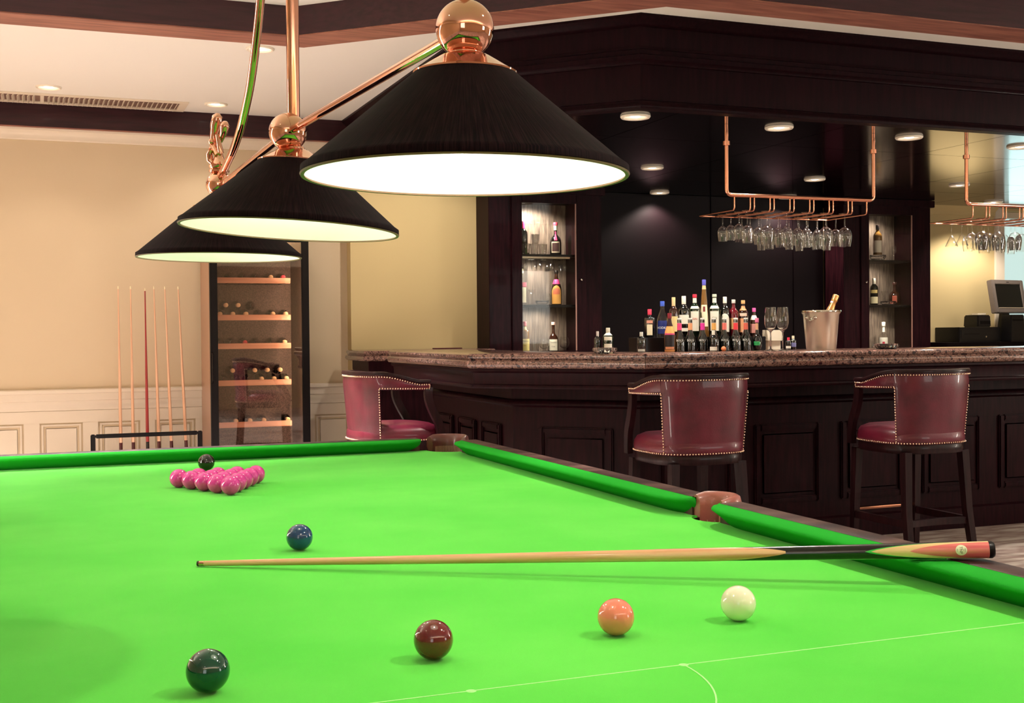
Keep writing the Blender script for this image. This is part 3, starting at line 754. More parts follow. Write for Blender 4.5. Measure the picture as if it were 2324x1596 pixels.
# ------------------------------------------------------------------ hanging table light
lt = thing('snooker_table_light', 'polished brass table light with three wide black fabric shades', 'lamp', (0, 0, 0))
ZB = 1.678
LX, LY = (.042, -.020, -.031), (-.927, -.055, .826)
for i in range(3):
    c = Vector((LX[i], LY[i], 0))
    tilt = math.radians(3.2) if i == 1 else math.radians(.3)
    mt = Matrix.Translation(Vector((c.x + (.012 if i == 1 else 0), c.y, ZB))) @ Matrix.Rotation(tilt, 4, 'Y')
    H_ = ZB - 1.486                              # ball centre above the rim
    rb, rt_ = .2115, .066; z_rim, z_top = -H_, -H_+.134
    prof = [(rb-.002, z_rim), (rb+.0015, z_rim+.0015), (rb+.001, z_rim+.010), (rb-.006, z_rim+.0145)]
    for k in range(1, 9): prof.append((rb-.006+(rt_-rb+.006)*k/8, z_rim+.0145+(z_top-z_rim-.0145)*k/8))
    sh = MB().lathe(prof, 96).build('lamp_shade', SHADE, lt, smooth=60); sh.matrix_local = mt
    li = [(rb-.0025, z_rim+.0006)] + [(rb-.009+(rt_-rb+.006)*k/8, z_rim+.009+(z_top-z_rim-.010)*k/8) for k in range(9)] + [(0, z_top-.002)]
    MB().lathe(li, 96).build('lining', LINING, sh, smooth=60)
    MB().lathe([(rb-.004, z_rim-.0012), (rb+.0008, z_rim-.0016), (rb+.002, z_rim+.0006), (rb-.003, z_rim+.0012), (rb-.004, z_rim-.0012)], 96).build('rim_piping', mat('piping', (120, 90, 70), .7) if 'piping' not in MATS else MATS['piping'], sh)
    cap = [(rt_+.0015, z_top-.001), (rt_+.002, z_top+.001), (rt_*.94, z_top+.004), (.036, -.038), (.030, -.0345), (.024, -.034), (.0, -.034)]
    MB().lathe(cap, 64).build('brass_cap', COPPER, sh, smooth=50)
    MB().lathe([(.012, -.040), (.0205, -.039), (.0228, -.036), (.0228, -.032), (.0205, -.028), (.012, -.027)], 40).build('collar', COPPER, sh, smooth=60)
    MB().sphere((0, 0, z_rim+.052), .030, 28, 16, (1, 1, 1)).build('bulb', BULB, sh, smooth=180)
    r_ = .0380 if i == 0 else (.0372 if i == 1 else .0345)
    bo = MB().sphere((c.x, c.y, ZB), r_, 56, 32).build('brass_ball', COPPER, lt, smooth=180)
    lamp('table_light_bulb', 'POINT', tuple(mt @ Vector((0, 0, z_rim+.014))), (3.6, 1.9, 1.5)[i], (1, .92, .83), .03)
MB().tube([(LX[0], LY[0], ZB), (LX[1], LY[1], ZB)], .0075, 20).build('rod', COPPER, lt, smooth=60)
MB().tube([(LX[1], LY[1], ZB), (LX[2], LY[2], ZB-.006)], .0075, 20).build('rod', COPPER, lt, smooth=60)
MB().tube([(-.009, LY[1], ZB+.03), (-.009, LY[1], CEIL-.02)], .0125, 24).build('pole', COPPER, lt, smooth=60)
MB().lathe([(0, -.03), (.03, -.028), (.055, -.01), (.06, 0), (0, 0)], 32, (-.009, LY[1], CEIL)).build('ceiling_rose', COPPER, lt, smooth=60)
def bez(pts, n=28):
    out = []
    for i in range(n+1):
        t = i/n; P = [Vector(p) for p in pts]
        while len(P) > 1: P = [a+(b-a)*t for a, b in zip(P, P[1:])]
        out.append(P[0])
    return out
for s, i in ((1, 2), (-1, 0)):
    X = LX[i]; Y = LY[i]
    # passes (.69,1.717) (.506,1.776) (.369,1.864) (.256,2.015) on the far side
    keys = [(.81, 1.70), (.745, 1.708), (.69, 1.720), (.60, 1.742), (.506, 1.778), (.43, 1.82), (.369, 1.866), (.31, 1.935), (.256, 2.015), (.20, 2.13), (.14, 2.30), (.07, 2.5), (.0, 2.66), (-.04, 2.72)]
    pth = []
    for (y, z) in keys:
        d = y if s > 0 else (2*LY[1] - y - .0)
        if s < 0: d = LY[0] + (.826 - y)*((LY[1]-LY[0])/(.826-LY[1]))
        tt = (y-LY[1])/(.826-LY[1]); xx_ = X*tt + (-.009)*(1-tt)
        pth.append((xx_, d, z))
    if s < 0: pth = [(X, Y, ZB+.03), (X, Y+.005, 1.80), (X-.002, Y+.03, 1.95), (X-.008, Y+.12, 2.12), (X-.02, Y+.30, 2.30), (X-.035, Y+.55, 2.48), (-.012, LY[1]-.12, 2.64), (-.009, LY[1]-.01, 2.72)]
    # Catmull-Rom smoothing
    sm = []
    for k in range(len(pth)-1):
        p0, p1, p2, p3 = [Vector(pth[min(max(j, 0), len(pth)-1)]) for j in (k-1, k, k+1, k+2)]
        for u in range(5):
            t = u/5; sm.append(.5*((2*p1)+(p2-p0)*t+(2*p0-5*p1+4*p2-p3)*t*t+(3*p1-p0-3*p2+p3)*t**3))
    sm.append(Vector(pth[-1]))
    MB().tube(sm, .0098, 20).build('curved_arm', COPPER, lt, smooth=60)
    if s < 0: continue
    base = (X, Y, ZB)
    orn = MB().lathe([(.014, .028), (.026, .032), (.027, .037), (.022, .040), (.026, .044), (.027, .050), (.022, .054), (.018, .060), (.013, .070), (.010, .082), (.009, .095)], 28, base)
    o = orn.build('finial', COPPER, lt, smooth=60)
    le = MB()
    dr = s
    le.tube([(X-.004, Y-.01*dr, ZB+.075), (X-.012, Y+.012*dr, ZB+.10), (X-.010, Y+.018*dr, ZB+.13), (X-.006, Y+.006*dr, ZB+.158), (X-.003, Y-.006*dr, ZB+.178), (X-.002, Y-.008*dr, ZB+.186)], [.008, .010, .011, .0145, .0135, .004], 16)
    le.tube([(X+.004, Y+.002*dr, ZB+.115), (X+.010, Y-.018*dr, ZB+.135), (X+.012, Y-.030*dr, ZB+.150), (X+.012, Y-.036*dr, ZB+.160)], [.007, .010, .013, .006], 16)
    le.sphere((X-.018, Y+.006*dr, ZB+.113), .0085, 14, 8).sphere((X-.016, Y+.010*dr, ZB+.094), .009, 14, 8)
    le.tube([(X-.020, Y, ZB+.092), (X-.024, Y+.008*dr, ZB+.080), (X-.022, Y+.01*dr, ZB+.064), (X-.014, Y+.004*dr, ZB+.054)], [.006, .009, .009, .005], 14)
    le.tube([(X-.004, Y-.006*dr, ZB+.13), (X+.0, Y-.012*dr, ZB+.10), (X+.004, Y-.01*dr, ZB+.08)], [.006, .007, .008], 14)
    le.build('scroll_ornament', COPPER, lt, smooth=70)

# ------------------------------------------------------------------ bar stools
def sup(a, b, n=3.2, N=56, yb=0.0):
    out = []
    for k in range(N):
        t = 2*PI*k/N; c, s_ = math.cos(t), math.sin(t)
        out.append((a*math.copysign(abs(c)**(2/n), c), b*math.copysign(abs(s_)**(2/n), s_)))
    return out
def smooth_pts(keys, per=6):
    sm = []
    for k in range(len(keys)-1):
        p0, p1, p2, p3 = [Vector(keys[min(max(j, 0), len(keys)-1)]) for j in (k-1, k, k+1, k+2)]
        for u in range(per):
            t = u/per; sm.append(.5*((2*p1)+(p2-p0)*t+(2*p0-5*p1+4*p2-p3)*t*t+(3*p1-p0-3*p2+p3)*t**3))
    sm.append(Vector(keys[-1])); return sm
def make_stool(label, loc, rz):
    t = thing('bar_stool', label, 'bar stool', loc, rz, 'leather stools at the bar')
    O = sup(.25, .25)
    ring_ = lambda k, z, dy=0: [(x*k, y*k+dy, z) for x, y in O]
    MB().loft([ring_(.97, .610), ring_(.985, .616), ring_(.985, .658), ring_(.97, .662)]).build('seat_rail', STOOLW, t, smooth=50)
    MB().loft([ring_(.985, .660), ring_(1.0, .668), ring_(1.012, .690), ring_(.995, .715), ring_(.94, .738), ring_(.80, .754), ring_(.5, .762), ring_(.15, .765)]).build('seat', LEATHER, t, smooth=70)
    nm = MB()
    def nail(p, r=.0052): nm.sphere(p, r, 6, 4)
    N = 112; O2 = sup(.2535, .2535, N=2000)
    # even spacing round the seat
    acc = 0; last = O2[0]; nail((last[0], last[1], .667))
    for p in O2[1:]:
        acc += math.hypot(p[0]-last[0], p[1]-last[1]); last = p
        if acc > .0150: nail((p[0], p[1], .667)); acc = 0
    # back: plan curve (half), mirrored
    half_ = smooth_pts([(0, -.272), (.10, -.266), (.185, -.240), (.245, -.188), (.272, -.120), (.280, -.03), (.279, .06), (.274, .13)])
    ln = [0]
    for a, b in zip(half_, half_[1:]): ln.append(ln[-1]+(b-a).length)
    LT = ln[-1]; SN = .285                                  # arc length of the nail line
    def plan(s):
        sg = 1 if s >= 0 else -1; s = min(abs(s), LT)
        for i in range(len(ln)-1):
            if s <= ln[i+1] + 1e-9:
                u = (s-ln[i])/(ln[i+1]-ln[i]); p = half_[i].lerp(half_[i+1], u); d = (half_[i+1]-half_[i]).normalized(); break
        n_ = Vector((d.y, -d.x))
        return Vector((sg*p.x, p.y)), Vector((sg*n_.x, n_.y))
    def ztop(s):
        u = (abs(s)-SN)/(LT-SN)
        if u <= 0: return 1.045
        u = min(1, u); e = u*u*(3-2*u); return 1.045 - .05*min(1, e*1.15)
    def zbot(s):
        u = max(0, (abs(s)-SN)/(LT-SN)); return .963 - .008*u
    def shell(s0, s1, zb, zt, th, n=36, rows=8):
        rings = []
        for i in range(n+1):
            s = s0+(s1-s0)*i/n; p, nn = plan(s); a, b = zb(s), zt(s); R_ = []
            for k in range(rows+1):
                v = k/rows; z = a+(b-a)*v
                inset = .030*max(0, (1.0-z)/.34) if z < 1.0 else 0
                e = min(v, 1-v, 1)*rows
                puff = -.006 if e < .5 else 0
                q = p*(1) - nn*(inset - puff*1.0 - 0) if True else p
                R_.append((q.x + nn.x*0, q.y, z))
            for k in range(rows, -1, -1):
                v = k/rows; z = a+(b-a)*v
                inset = .030*max(0, (1.0-z)/.34) if z < 1.0 else 0
                q = p - nn*(inset + th)
                R_.append((q.x, q.y, z))
            rings.append(R_)
        return MB().loft(rings)
    shell(-SN, SN, lambda s: .668, lambda s: 1.045, .042, 44).build('backrest', LEATHER, t, smooth=55)
    for sg in (1, -1):
        shell(sg*(SN-.0005), sg*LT, zbot, ztop, .036, 20, 4).build('armrest', LEATHER, t, smooth=55)
    # dark cap rail along the top
    rings = []
    for i in range(73):
        s = -LT + 2*LT*i/72; p, nn = plan(s); z = ztop(s)
        rings.append([(p.x+nn.x*a, p.y+nn.y*a, z+b) for a, b in ((.006, .001), (.008, .010), (.003, .020), (-.040, .020), (-.046, .010), (-.043, .001))])
    MB().loft(rings).build('cap_rail', STOOLW, t, smooth=60)
    # nails along the back
    def along(s, z, off=.002):
        p, nn = plan(s); inset = .030*max(0, (1.0-z)/.34) if z < 1.0 else 0
        q = p - nn*(inset-off); nail((q.x, q.y, z))
    s = -LT+.006
    while s < LT: along(s, ztop(s)-.008); s += .0150
    for sg in (1, -1):
        s = SN
        while s < LT: along(sg*s, zbot(s)+.008); s += .0150
        z = .674
        while z < .966: along(sg*(SN-.004), z, .003); z += .0145
        z = .963
        for z in (.972, .983): along(sg*(LT-.006), z)
    no = nm.build('nail_trim', NAIL, t, smooth=180); no['kind'] = 'stuff'
    # seams where the arm leather meets the back
    for sg in (1, -1):
        pts = smooth_pts([(sg*.256, .125, .972), (sg*.257, .120, .93), (sg*.256, .128, .88), (sg*.252, .155, .82), (sg*.246, .188, .76), (sg*.240, .205, .70), (sg*.238, .208, .64)], 5)
        MB().tube(pts, 1.0, flat=(.030, .045)).build('arm_post', STOOLW, t, smooth=40)
    for sx in (1, -1):
        MB().tube([(sx*.205, .20, .618), (sx*.212, .212, .3), (sx*.216, .222, .0)], [1.0, .85, .72], flat=(.046, .046)).build('leg', STOOLW, t, smooth=30)
        MB().tube([(sx*.192, -.196, .618), (sx*.204, -.216, .3), (sx*.216, -.262, .0)], [1.0, .88, .74], flat=(.046, .046)).build('leg', STOOLW, t, smooth=30)
        MB().tube([(sx*.213, .215, .235), (sx*.206, -.222, .235)], 1.0, flat=(.022, .040)).build('stretcher', STOOLW, t, smooth=30)
    MB().tube(smooth_pts([(-.206, -.222, .235), (-.1, -.205, .235), (0, -.198, .235), (.1, -.205, .235), (.206, -.222, .235)], 4), 1.0, flat=(.022, .036)).build('stretcher', STOOLW, t, smooth=40)
    MB().tube([(-.21, .216, .265), (.21, .216, .265)], .0105, 12).build('foot_rail', COPPER2, t)
    return t
st0 = make_stool('oxblood leather bar stool with its back to us, middle of the three', (2.655, 3.085, 0), 0)
dup(st0, (4.045, 3.04, 0), 0, 'oxblood leather bar stool on the right, behind the cue butt')
dup(st0, (1.47, 4.50, 0), -PI/2+.10, 'oxblood leather bar stool seen from the side beside the bar end, by the wine cooler')

# ------------------------------------------------------------------ bottles, glasses and bar things
def mcol(c, rough=.25, **k):
    n = 'paint_%d_%d_%d_%d' % (*c, int(rough*100))
    return MATS[n] if n in MATS else mat(n, c, rough, **k)
DKG = mat('dark_bottle_glass', (6, 8, 6), .05, coat=.6, spec=.8); GRNG = mat('green_bottle_glass', (10, 30, 14), .05, coat=.6, spec=.8)
REDG = mat('red_bottle_glass', (96, 10, 24), .06, coat=.6); BRWG = mat('brown_bottle_glass', (44, 20, 10), .06, coat=.6); ORG = mat('orange_liqueur', (232, 164, 96), .25, coat=.4)
AMB = mat('amber_bottle_glass', (120, 84, 40), .06, coat=.6)
SHAPES = {  # profiles as (radius, height) fractions of width/2 and height
    'standard': [(0, 0), (.9, 0), (1, .015), (1, .62), (.93, .68), (.6, .745), (.36, .79), (.33, .86), (.34, .93), (.38, .935), (.38, .955)],
    'square':   [(0, 0), (.92, 0), (1, .015), (1, .66), (.95, .70), (.5, .735), (.34, .76), (.32, .86), (.36, .90), (.36, .955)],
    'sloping':  [(0, 0), (.9, 0), (1, .02), (1, .42), (.92, .52), (.62, .66), (.42, .74), (.34, .80), (.30, .88), (.34, .93), (.34, .955)],
    'flared':   [(0, 0), (.95, 0), (1, .02), (1, .25), (.95, .33), (.8, .42), (.6, .5), (.46, .57), (.39, .63), (.37, .84), (.40, .86), (.40, .955)],
    'cone':     [(0, 0), (.95, 0), (1, .015), (.92, .20), (.78, .42), (.60, .62), (.44, .80), (.34, .88), (.30, .93), (.32, .955)],
    'round':    [(0, 0), (.5, 0), (.75, .04), (.98, .16), (1, .25), (.92, .36), (.62, .47), (.34, .53), (.28, .62), (.27, .85), (.34, .87), (.34, .955)],
    'squat':    [(0, 0), (.9, 0), (1, .02), (1, .36), (.96, .44), (.8, .52), (.5, .58), (.32, .62), (.28, .72), (.27, .88), (.34, .90), (.34, .955)],
    'champ':    [(0, 0), (.9, 0), (1, .015), (1, .45), (.88, .56), (.62, .68), (.42, .80), (.36, .90), (.40, .92), (.40, .955)],
}
def face_ang(x, y): return math.atan2(-2.418-y, -.481-x)
def patch(rf, z0, z1, half, ang, off=.0008, n=14, arch=False, rows=14):
    """label: a curved patch lying on a body of revolution of radius rf(z)"""
    P, F = [], []
    for j in range(rows+1):
        v = j/rows; z = z0+(z1-z0)*v; r = rf(z)+off
        h = half
        if arch and v > .6: h = half*math.sqrt(max(.02, 1-((v-.6)/.4)**2))
        for k in range(n+1):
            a = ang-h+2*h*k/n; P.append((r*math.cos(a), r*math.sin(a), z))
    for j in range(rows):
        for k in range(n): F.append((j*(n+1)+k, j*(n+1)+k+1, (j+1)*(n+1)+k+1, (j+1)*(n+1)+k))
    return MB().add(P, F)
def bottle(x, y, z0, z1, wd, shape, glass, label, cap=None, neck=None, labels=(), texts=(), cat='bottle', group=None, ztop=None, yaw=0, seg=20):
    """labels: (fraction z0, z1, half angle, colour, arch); neck: (f0,f1,colour); texts: (string, size, frac z, colour)"""
    h = z1-z0; r = wd/2; a = face_ang(x, y) + yaw
    t = thing('bottle', label, cat, (x, y, z0), group=group)
    pr = [(p*r, q*h) for p, q in SHAPES[shape]]
    def rad_at(f):
        S = SHAPES[shape]
        for (p0, q0), (p1, q1) in zip(S, S[1:]):
            if q0 <= f <= q1 and q1 > q0: return r*(p0+(p1-p0)*(f-q0)/(q1-q0))
        return r*S[-1][0]
    MB().lathe(pr + [(0, .955*h)], seg).build('glass', glass, t, smooth=60)
    if cap:
        cr = max(r*.40, .008); c0 = cap[1] if len(cap) > 1 else .88
        MB().lathe([(cr*.96, c0*h), (cr, c0*h+.002), (cr, h-.003), (cr*.9, h), (0, h)], 16).build('cap', mcol(cap[0], .3), t, smooth=50)
    if neck:
        f0, f1, c = neck
        MB().lathe([(rad_at(f0)+.0006, f0*h), (rad_at((f0+f1)/2)+.0008, (f0+f1)/2*h), (rad_at(f1)+.0006, f1*h)], 18).build('neck_band', mcol(c, .35), t)
    for li_, L_ in enumerate(labels):
        f0, f1, ha, c = L_[:4]
        patch(lambda z: rad_at(z/h), f0*h, f1*h, ha, a, off=.0008+.0005*li_, arch=len(L_) > 4).build('label', mcol(c, .55), t, smooth=80)
    for s, size, f, c in texts:
        wrap_text(s, size, rad_at(f)+.0022, f*h, a).build('lettering', mcol(c, .5), t, smooth=80)
    return t
CREAM, BEIGE, WHITE = (232, 222, 190), (224, 200, 140), (236, 230, 214)
# a low black riser carries the back row on the bar top
tag(MB().bb(2.84, 3.74, 4.005, 4.115, BAR, BAR+.085).build('bottle_riser', BLACKM, bevel=.003), 'low black riser step under the back row of bar bottles', 'riser')
ZR = BAR+.0855; YR = 4.06
bg = 'bottles on the riser behind the bar top'
bottle(2.955, YR, ZR, 1.416, .062, 'square', DKG, 'dark squat bottle with pink-red cap, first of the riser row', ((222, 60, 92), .80), None, [(.08, .46, .55, CREAM), (.50, .60, .6, (214, 150, 130))], group=bg)
bottle(3.042, YR, ZR, 1.464, .068, 'sloping', GLASS, 'clear vodka bottle with blue cap and blue label on the riser', ((60, 90, 190), .86), None, [(.10, .46, .9, (24, 40, 110))], [('VODKA', .020, .26, (230, 232, 240))], group=bg)
bottle(3.119, YR, ZR, 1.488, .056, 'standard', BRWG, 'dark bottle with tall beige capsule and yellow label on the riser', ((220, 190, 140), .76), None, [(.14, .52, 1.1, BEIGE)], group=bg)
bottle(3.190, YR, ZR, 1.496, .066, 'standard', DKG, 'dark bottle with tall white cap and wide white label on the riser', (WHITE, .80), None, [(.32, .54, 1.1, WHITE), (.14, .22, 1.1, WHITE)], group=bg)
bottle(3.266, YR, ZR, 1.507, .066, 'standard', GRNG, 'dark green bottle with red and white cap and tall white label', ((222, 44, 72), .92), (.80, .91, WHITE), [(.14, .60, .8, WHITE), (.66, .72, .9, WHITE)], [('GIN', .018, .42, (200, 90, 80))], group=bg)
bottle(3.332, YR, ZR, 1.597, .062, 'cone', AMB, 'very tall slim conical bottle with blue cap, tallest on the bar', ((90, 90, 190), .90), (.83, .90, (206, 190, 140)), [(.18, .56, .9, CREAM), (.44, .53, .28, (120, 40, 44))], group=bg)
bottle(3.405, YR, ZR, 1.508, .070, 'standard', GRNG, 'dark green bottle with pouring spout and white neck label', ((190, 200, 180), .93), (.80, .91, WHITE), [(.14, .60, .8, WHITE), (.66, .73, .9, WHITE)], [('GIN', .018, .44, (110, 130, 100))], group=bg)
bottle(3.479, YR, ZR, 1.492, .060, 'standard', DKG, 'dark bottle with white capsule and arched white label on the riser', (WHITE, .84), None, [(.12, .58, 1.0, WHITE, 1)], group=bg)
bottle(3.541, YR, ZR, 1.475, .060, 'standard', REDG, 'dark red bottle with chrome pouring spout and round gold label', ((210, 205, 200), .90), None, [(.2, .5, .8, (196, 150, 96))], group=bg)
bottle(3.610, YR, ZR, 1.471, .062, 'standard', BRWG, 'dark bottle with gold stopper and tan and pink labels', ((226, 180, 120), .90), (.72, .84, (220, 160, 110)), [(.12, .5, 1.1, (220, 156, 112)), (.56, .64, .8, (236, 196, 176))], group=bg)
bottle(3.689, YR, ZR, 1.423, .056, 'sloping', BRWG, 'dark bottle with bright pink cap and ornate white collar, last on riser', ((226, 90, 160), .86), (.58, .74, (240, 222, 200)), [(.12, .44, 1.0, (190, 130, 120))], group=bg)
fg = 'liqueur bottles along the front of the bar row'
YF = 3.90
bottle(2.815, YF, BAR, 1.279, .050, 'standard', DKG, 'small dark bottle with silver neck, alone left of the bottle rows', ((200, 200, 190), .74), None, [(.04, .16, .9, (190, 190, 180))], group=fg)
bottle(3.003, YF, BAR, 1.389, .062, 'sloping', ORG, 'pale orange cream liqueur bottle with black label and dark neck', ((120, 24, 40), .86), (.66, .86, (40, 16, 20)), [(.06, .48, 1.2, (22, 12, 16)), (.07, .13, .9, (200, 130, 90)), (.44, .48, 1.1, (190, 60, 110))], group=fg)
bands = [((226, 70, 130), 'magenta-pink'), ((236, 166, 120), 'peach'), ((226, 50, 160), 'vivid magenta'), ((226, 170, 90), 'amber'), ((220, 110, 100), 'coral'), ((226, 60, 70), 'red'), ((214, 100, 80), 'brick red')]
for (x, (c, nm_)) in zip((3.069, 3.142, 3.226, 3.304, 3.377, 3.456, 3.528), bands):
    pos_ = {'magenta-pink': 'leftmost of the banded seven', 'brick red': 'rightmost of the banded seven'}.get(nm_, 'in the banded front row')
    bottle(x, YF, BAR, 1.36, .068, 'flared', DKG, 'dark liqueur bottle with silver cap and %s neck band, %s' % (nm_, pos_), ((206, 204, 196), .845), (.64, .845, c), [], [('BOLS', .0175, .33, (240, 240, 236))], group=fg)
bottle(3.606, YF, BAR, 1.358, .058, 'round', DKG, 'round-bellied decanter bottle with pink ribbon and green label', ((226, 120, 160), .86), (.64, .84, (226, 170, 130)), [(.16, .28, .7, (40, 150, 80))], group=fg)
bottle(3.262, YF-.065, BAR, 1.285, .048, 'standard', DKG, 'small bottle with white cap and white label before the row', (WHITE, .74), None, [(.04, .22, 1.0, WHITE)], group=fg)
bottle(3.556, YF+.065, BAR, 1.286, .046, 'standard', DKG, 'small bottle with pale pink cap tucked beside the round decanter', ((226, 190, 170), .72), None, [], group=fg)
bottle(2.598, YF, BAR, 1.305, .060, 'standard', GRNG, 'dark gin bottle with white labels standing alone left on the bar', ((210, 206, 190), .80), (.70, .80, WHITE), [(.06, .36, .8, WHITE), (.50, .64, .8, WHITE)], group='bottles at the left of the bar top')
bottle(2.545, YF+.03, BAR, 1.285, .040, 'standard', DKG, 'slim bottle with silver neck behind the lone gin bottle', ((200, 190, 184), .60), None, [(.1, .2, .8, WHITE)], group='bottles at the left of the bar top')
og = 'small bottles right of the champagne flutes'
bottle(3.901, 4.0, BAR, 1.237, .034, 'standard', DKG, 'tiny bottle with red cap right of the champagne flutes', ((222, 50, 80), .70), None, [(.1, .3, 1, WHITE)], group=og)
bottle(3.936, 4.0, BAR, 1.247, .036, 'standard', DKG, 'tiny bottle with cream cap right of the champagne flutes', (CREAM, .72), (.2, .5, (120, 120, 170)), [], group=og)
tag(MB().bb(3.80, 3.915, 4.08, 4.14, BAR+.055, BAR+.124).bb(3.81, 3.905, 4.09, 4.13, BAR, BAR+.055).build('card_holder', WHITEP, bevel=.002), 'white folded card stand behind the champagne flutes', 'card')
tag(MB().sphere((3.31, 3.80, BAR+.015), .015, 16, 10).build('orange_fruit', mcol((236, 140, 90), .5)), 'small orange garnish ball on the bar before the bottles', 'garnish')

# glasses: closed solid profiles (outer wall up, inner wall down)
def wine_prof(h, rb, rim, foot, stem, bowl0, t=.0011):
    """foot at z=0, rim at z=h; bowl from bowl0*h to h with greatest radius rb"""
    o = [(0, 0), (foot, 0), (foot, .002), (foot*.45, .005), (stem, .014), (stem, bowl0*h-.006), (stem*1.6, bowl0*h)]
    ou = [(.45, .06), (.78, .16), (.96, .32), (1.0, .45), (.97, .62), (.90, .80)]
    zs = [(rb*a, bowl0*h+(h-bowl0*h)*b) for a, b in ou] + [(rim, h)]
    inn = [(max(rim-t, .001), h)] + [(r_-t, z_+.0003) for r_, z_ in reversed(zs[:-1])] + [(0, bowl0*h+.006)]
    return o+zs+inn
def martini_prof(h, rim, foot):
    return [(0, 0), (foot, 0), (foot, .002), (foot*.4, .005), (.0035, .013), (.0035, h*.52), (.008, h*.55), (rim, h), (rim-.0013, h), (.006, h*.565), (0, h*.56)]
def flute_prof(h, rb, rim, foot):
    return wine_prof(h, rb, rim, foot, .0036, .42)
def tumbler_prof(h, r0, r1): return [(0, 0), (r0, 0), (r1, h), (r1-.002, h), (r0-.002, .008), (0, .008)]
GP = {'wine': wine_prof(.195, .036, .029, .033, .0034, .44), 'bigwine': wine_prof(.205, .043, .034, .036, .0036, .40), 'tulip': wine_prof(.165, .032, .026, .031, .0034, .42),
      'martini': martini_prof(.165, .043, .032), 'flute': flute_prof(.215, .028, .023, .032), 'tumbler': tumbler_prof(.085, .028, .036),
      'snifter': wine_prof(.115, .042, .028, .03, .004, .22), 'bigflute': wine_prof(.258, .036, .030, .040, .0042, .44)}
GM = {}
def glass(kind, loc, label, group, flip=False, rz=0, name=None, scale=1.0):
    if kind not in GM: GM[kind] = MB().lathe(GP[kind], 22).build('tmp_' + kind, CRYST if kind in ('tumbler', 'bigflute') else GLASS, smooth=60)
    src = GM[kind]
    nm = name or {'martini': 'cocktail_glass', 'flute': 'flute_glass', 'tumbler': 'tumbler', 'snifter': 'snifter_glass', 'bigflute': 'flute_glass'}.get(kind, 'wine_glass')
    o = link(nm, src.data); o.data.name = nm
    o.location = loc; o.rotation_euler = (PI, 0, rz) if flip else (0, 0, rz); o.scale = (scale,)*3
    return tag(o, label, 'glass', group)
glass('bigflute', (3.545, 3.66, BAR+.0003), 'left of the two champagne flutes standing on the bar', 'champagne flutes on the bar')
glass('bigflute', (3.632, 3.665, BAR+.0003), 'right of the two champagne flutes, nearer the ice bucket', 'champagne flutes on the bar')
glass('martini', (3.401, 3.80, BAR+.0003), 'small cocktail glass standing before the liqueur bottles', None, scale=.56)

# ice bucket and champagne bottle
ib = thing('ice_bucket', 'tapered brushed steel ice bucket with ring handles on the bar', 'ice bucket', (3.973, 3.76, BAR))
MB().lathe([(0, 0), (.086, 0), (.089, .004), (.108, .215), (.117, .228), (.120, .236), (.117, .242), (.110, .240), (.104, .232), (.086, .012), (0, .010)], 48).build('bucket', STEEL, ib, smooth=50)
MB().lathe([(.109, .226), (.1195, .229), (.1215, .237), (.1185, .2425), (.110, .2415)], 48).build('rim', CHROME, ib, smooth=60)
for a in (math.radians(205), math.radians(25)):
    c_, s_ = math.cos(a), math.sin(a)
    mt_ = Matrix.Rotation(a, 4, 'Z')
    hd = MB().sphere((.112, 0, .188), .011, 14, 8).sphere((.120, .028, .196), .012, 14, 8).sphere((.120, -.028, .196), .012, 14, 8)
    hd.tube([(.112 + .022*math.sin(PI*k/12), -.028+.056*k/12, .196-.018*math.sin(PI*k/12)) for k in range(13)], .0055, 10)
    hd.xf(mt_).build('handle', CHROME, ib, smooth=70)
cb = thing('champagne_bottle', 'champagne bottle with gold foil neck leaning in the steel ice bucket', 'bottle', (3.945, 3.752, BAR+.05), rot=(0, math.radians(22), math.radians(-18)))
h_, r_ = .305, .038
MB().lathe([(0, 0), (r_*.9, 0), (r_, .005), (r_, .12), (r_*.9, .16), (.022, .205), (.0165, .24), (0, .24)], 28).build('glass', GRNG, cb, smooth=60)
GOLD = mat('gold_foil', (226, 168, 104), .28, metal=.85, bump=.4, bscale=90)
MB().lathe([(.0245, .198), (.0185, .235), (.0170, .262), (.0195, .268), (.0195, .276), (.0185, .282), (.0195, .300), (.0165, .307), (0, .309)], 28).build('foil', GOLD, cb, smooth=60)
patch(lambda z: .0178, .250, .262, .8, math.radians(200), .0008).build('label', mcol((210, 190, 200), .4), cb)

# crystal ashtrays
def ashtray(loc, r, label, group='crystal ashtrays', h=.033, name='ashtray'):
    m = MB(); n = 24; P = []
    rings = []
    for rr, z, sp in ((.70, 0, 0), (.80, .006, 1), (1.0, .6, 1), (1.0, 1.0, 0), (.86, 1.0, 0), (.72, .35, 0), (.1, .30, 0)):
        rings.append([(loc[0]+r*rr*(1+(.05 if (k % 2 and sp) else 0))*math.cos(2*PI*k/n), loc[1]+r*rr*(1+(.05 if (k % 2 and sp) else 0))*math.sin(2*PI*k/n), loc[2]+(z*h if z <= 1 and z != .006 else .006)) for k in range(n)])
    return tag(m.loft(rings).build(name, CRYST, smooth=20), label, 'ashtray', group)
ashtray((2.46, 3.66, BAR+.0003), .068, 'cut crystal ashtray on the bar left of the lone gin bottle')
ashtray((4.41, 3.70, BAR+.0003), .075, 'cut crystal ashtray on the bar right of the ice bucket')

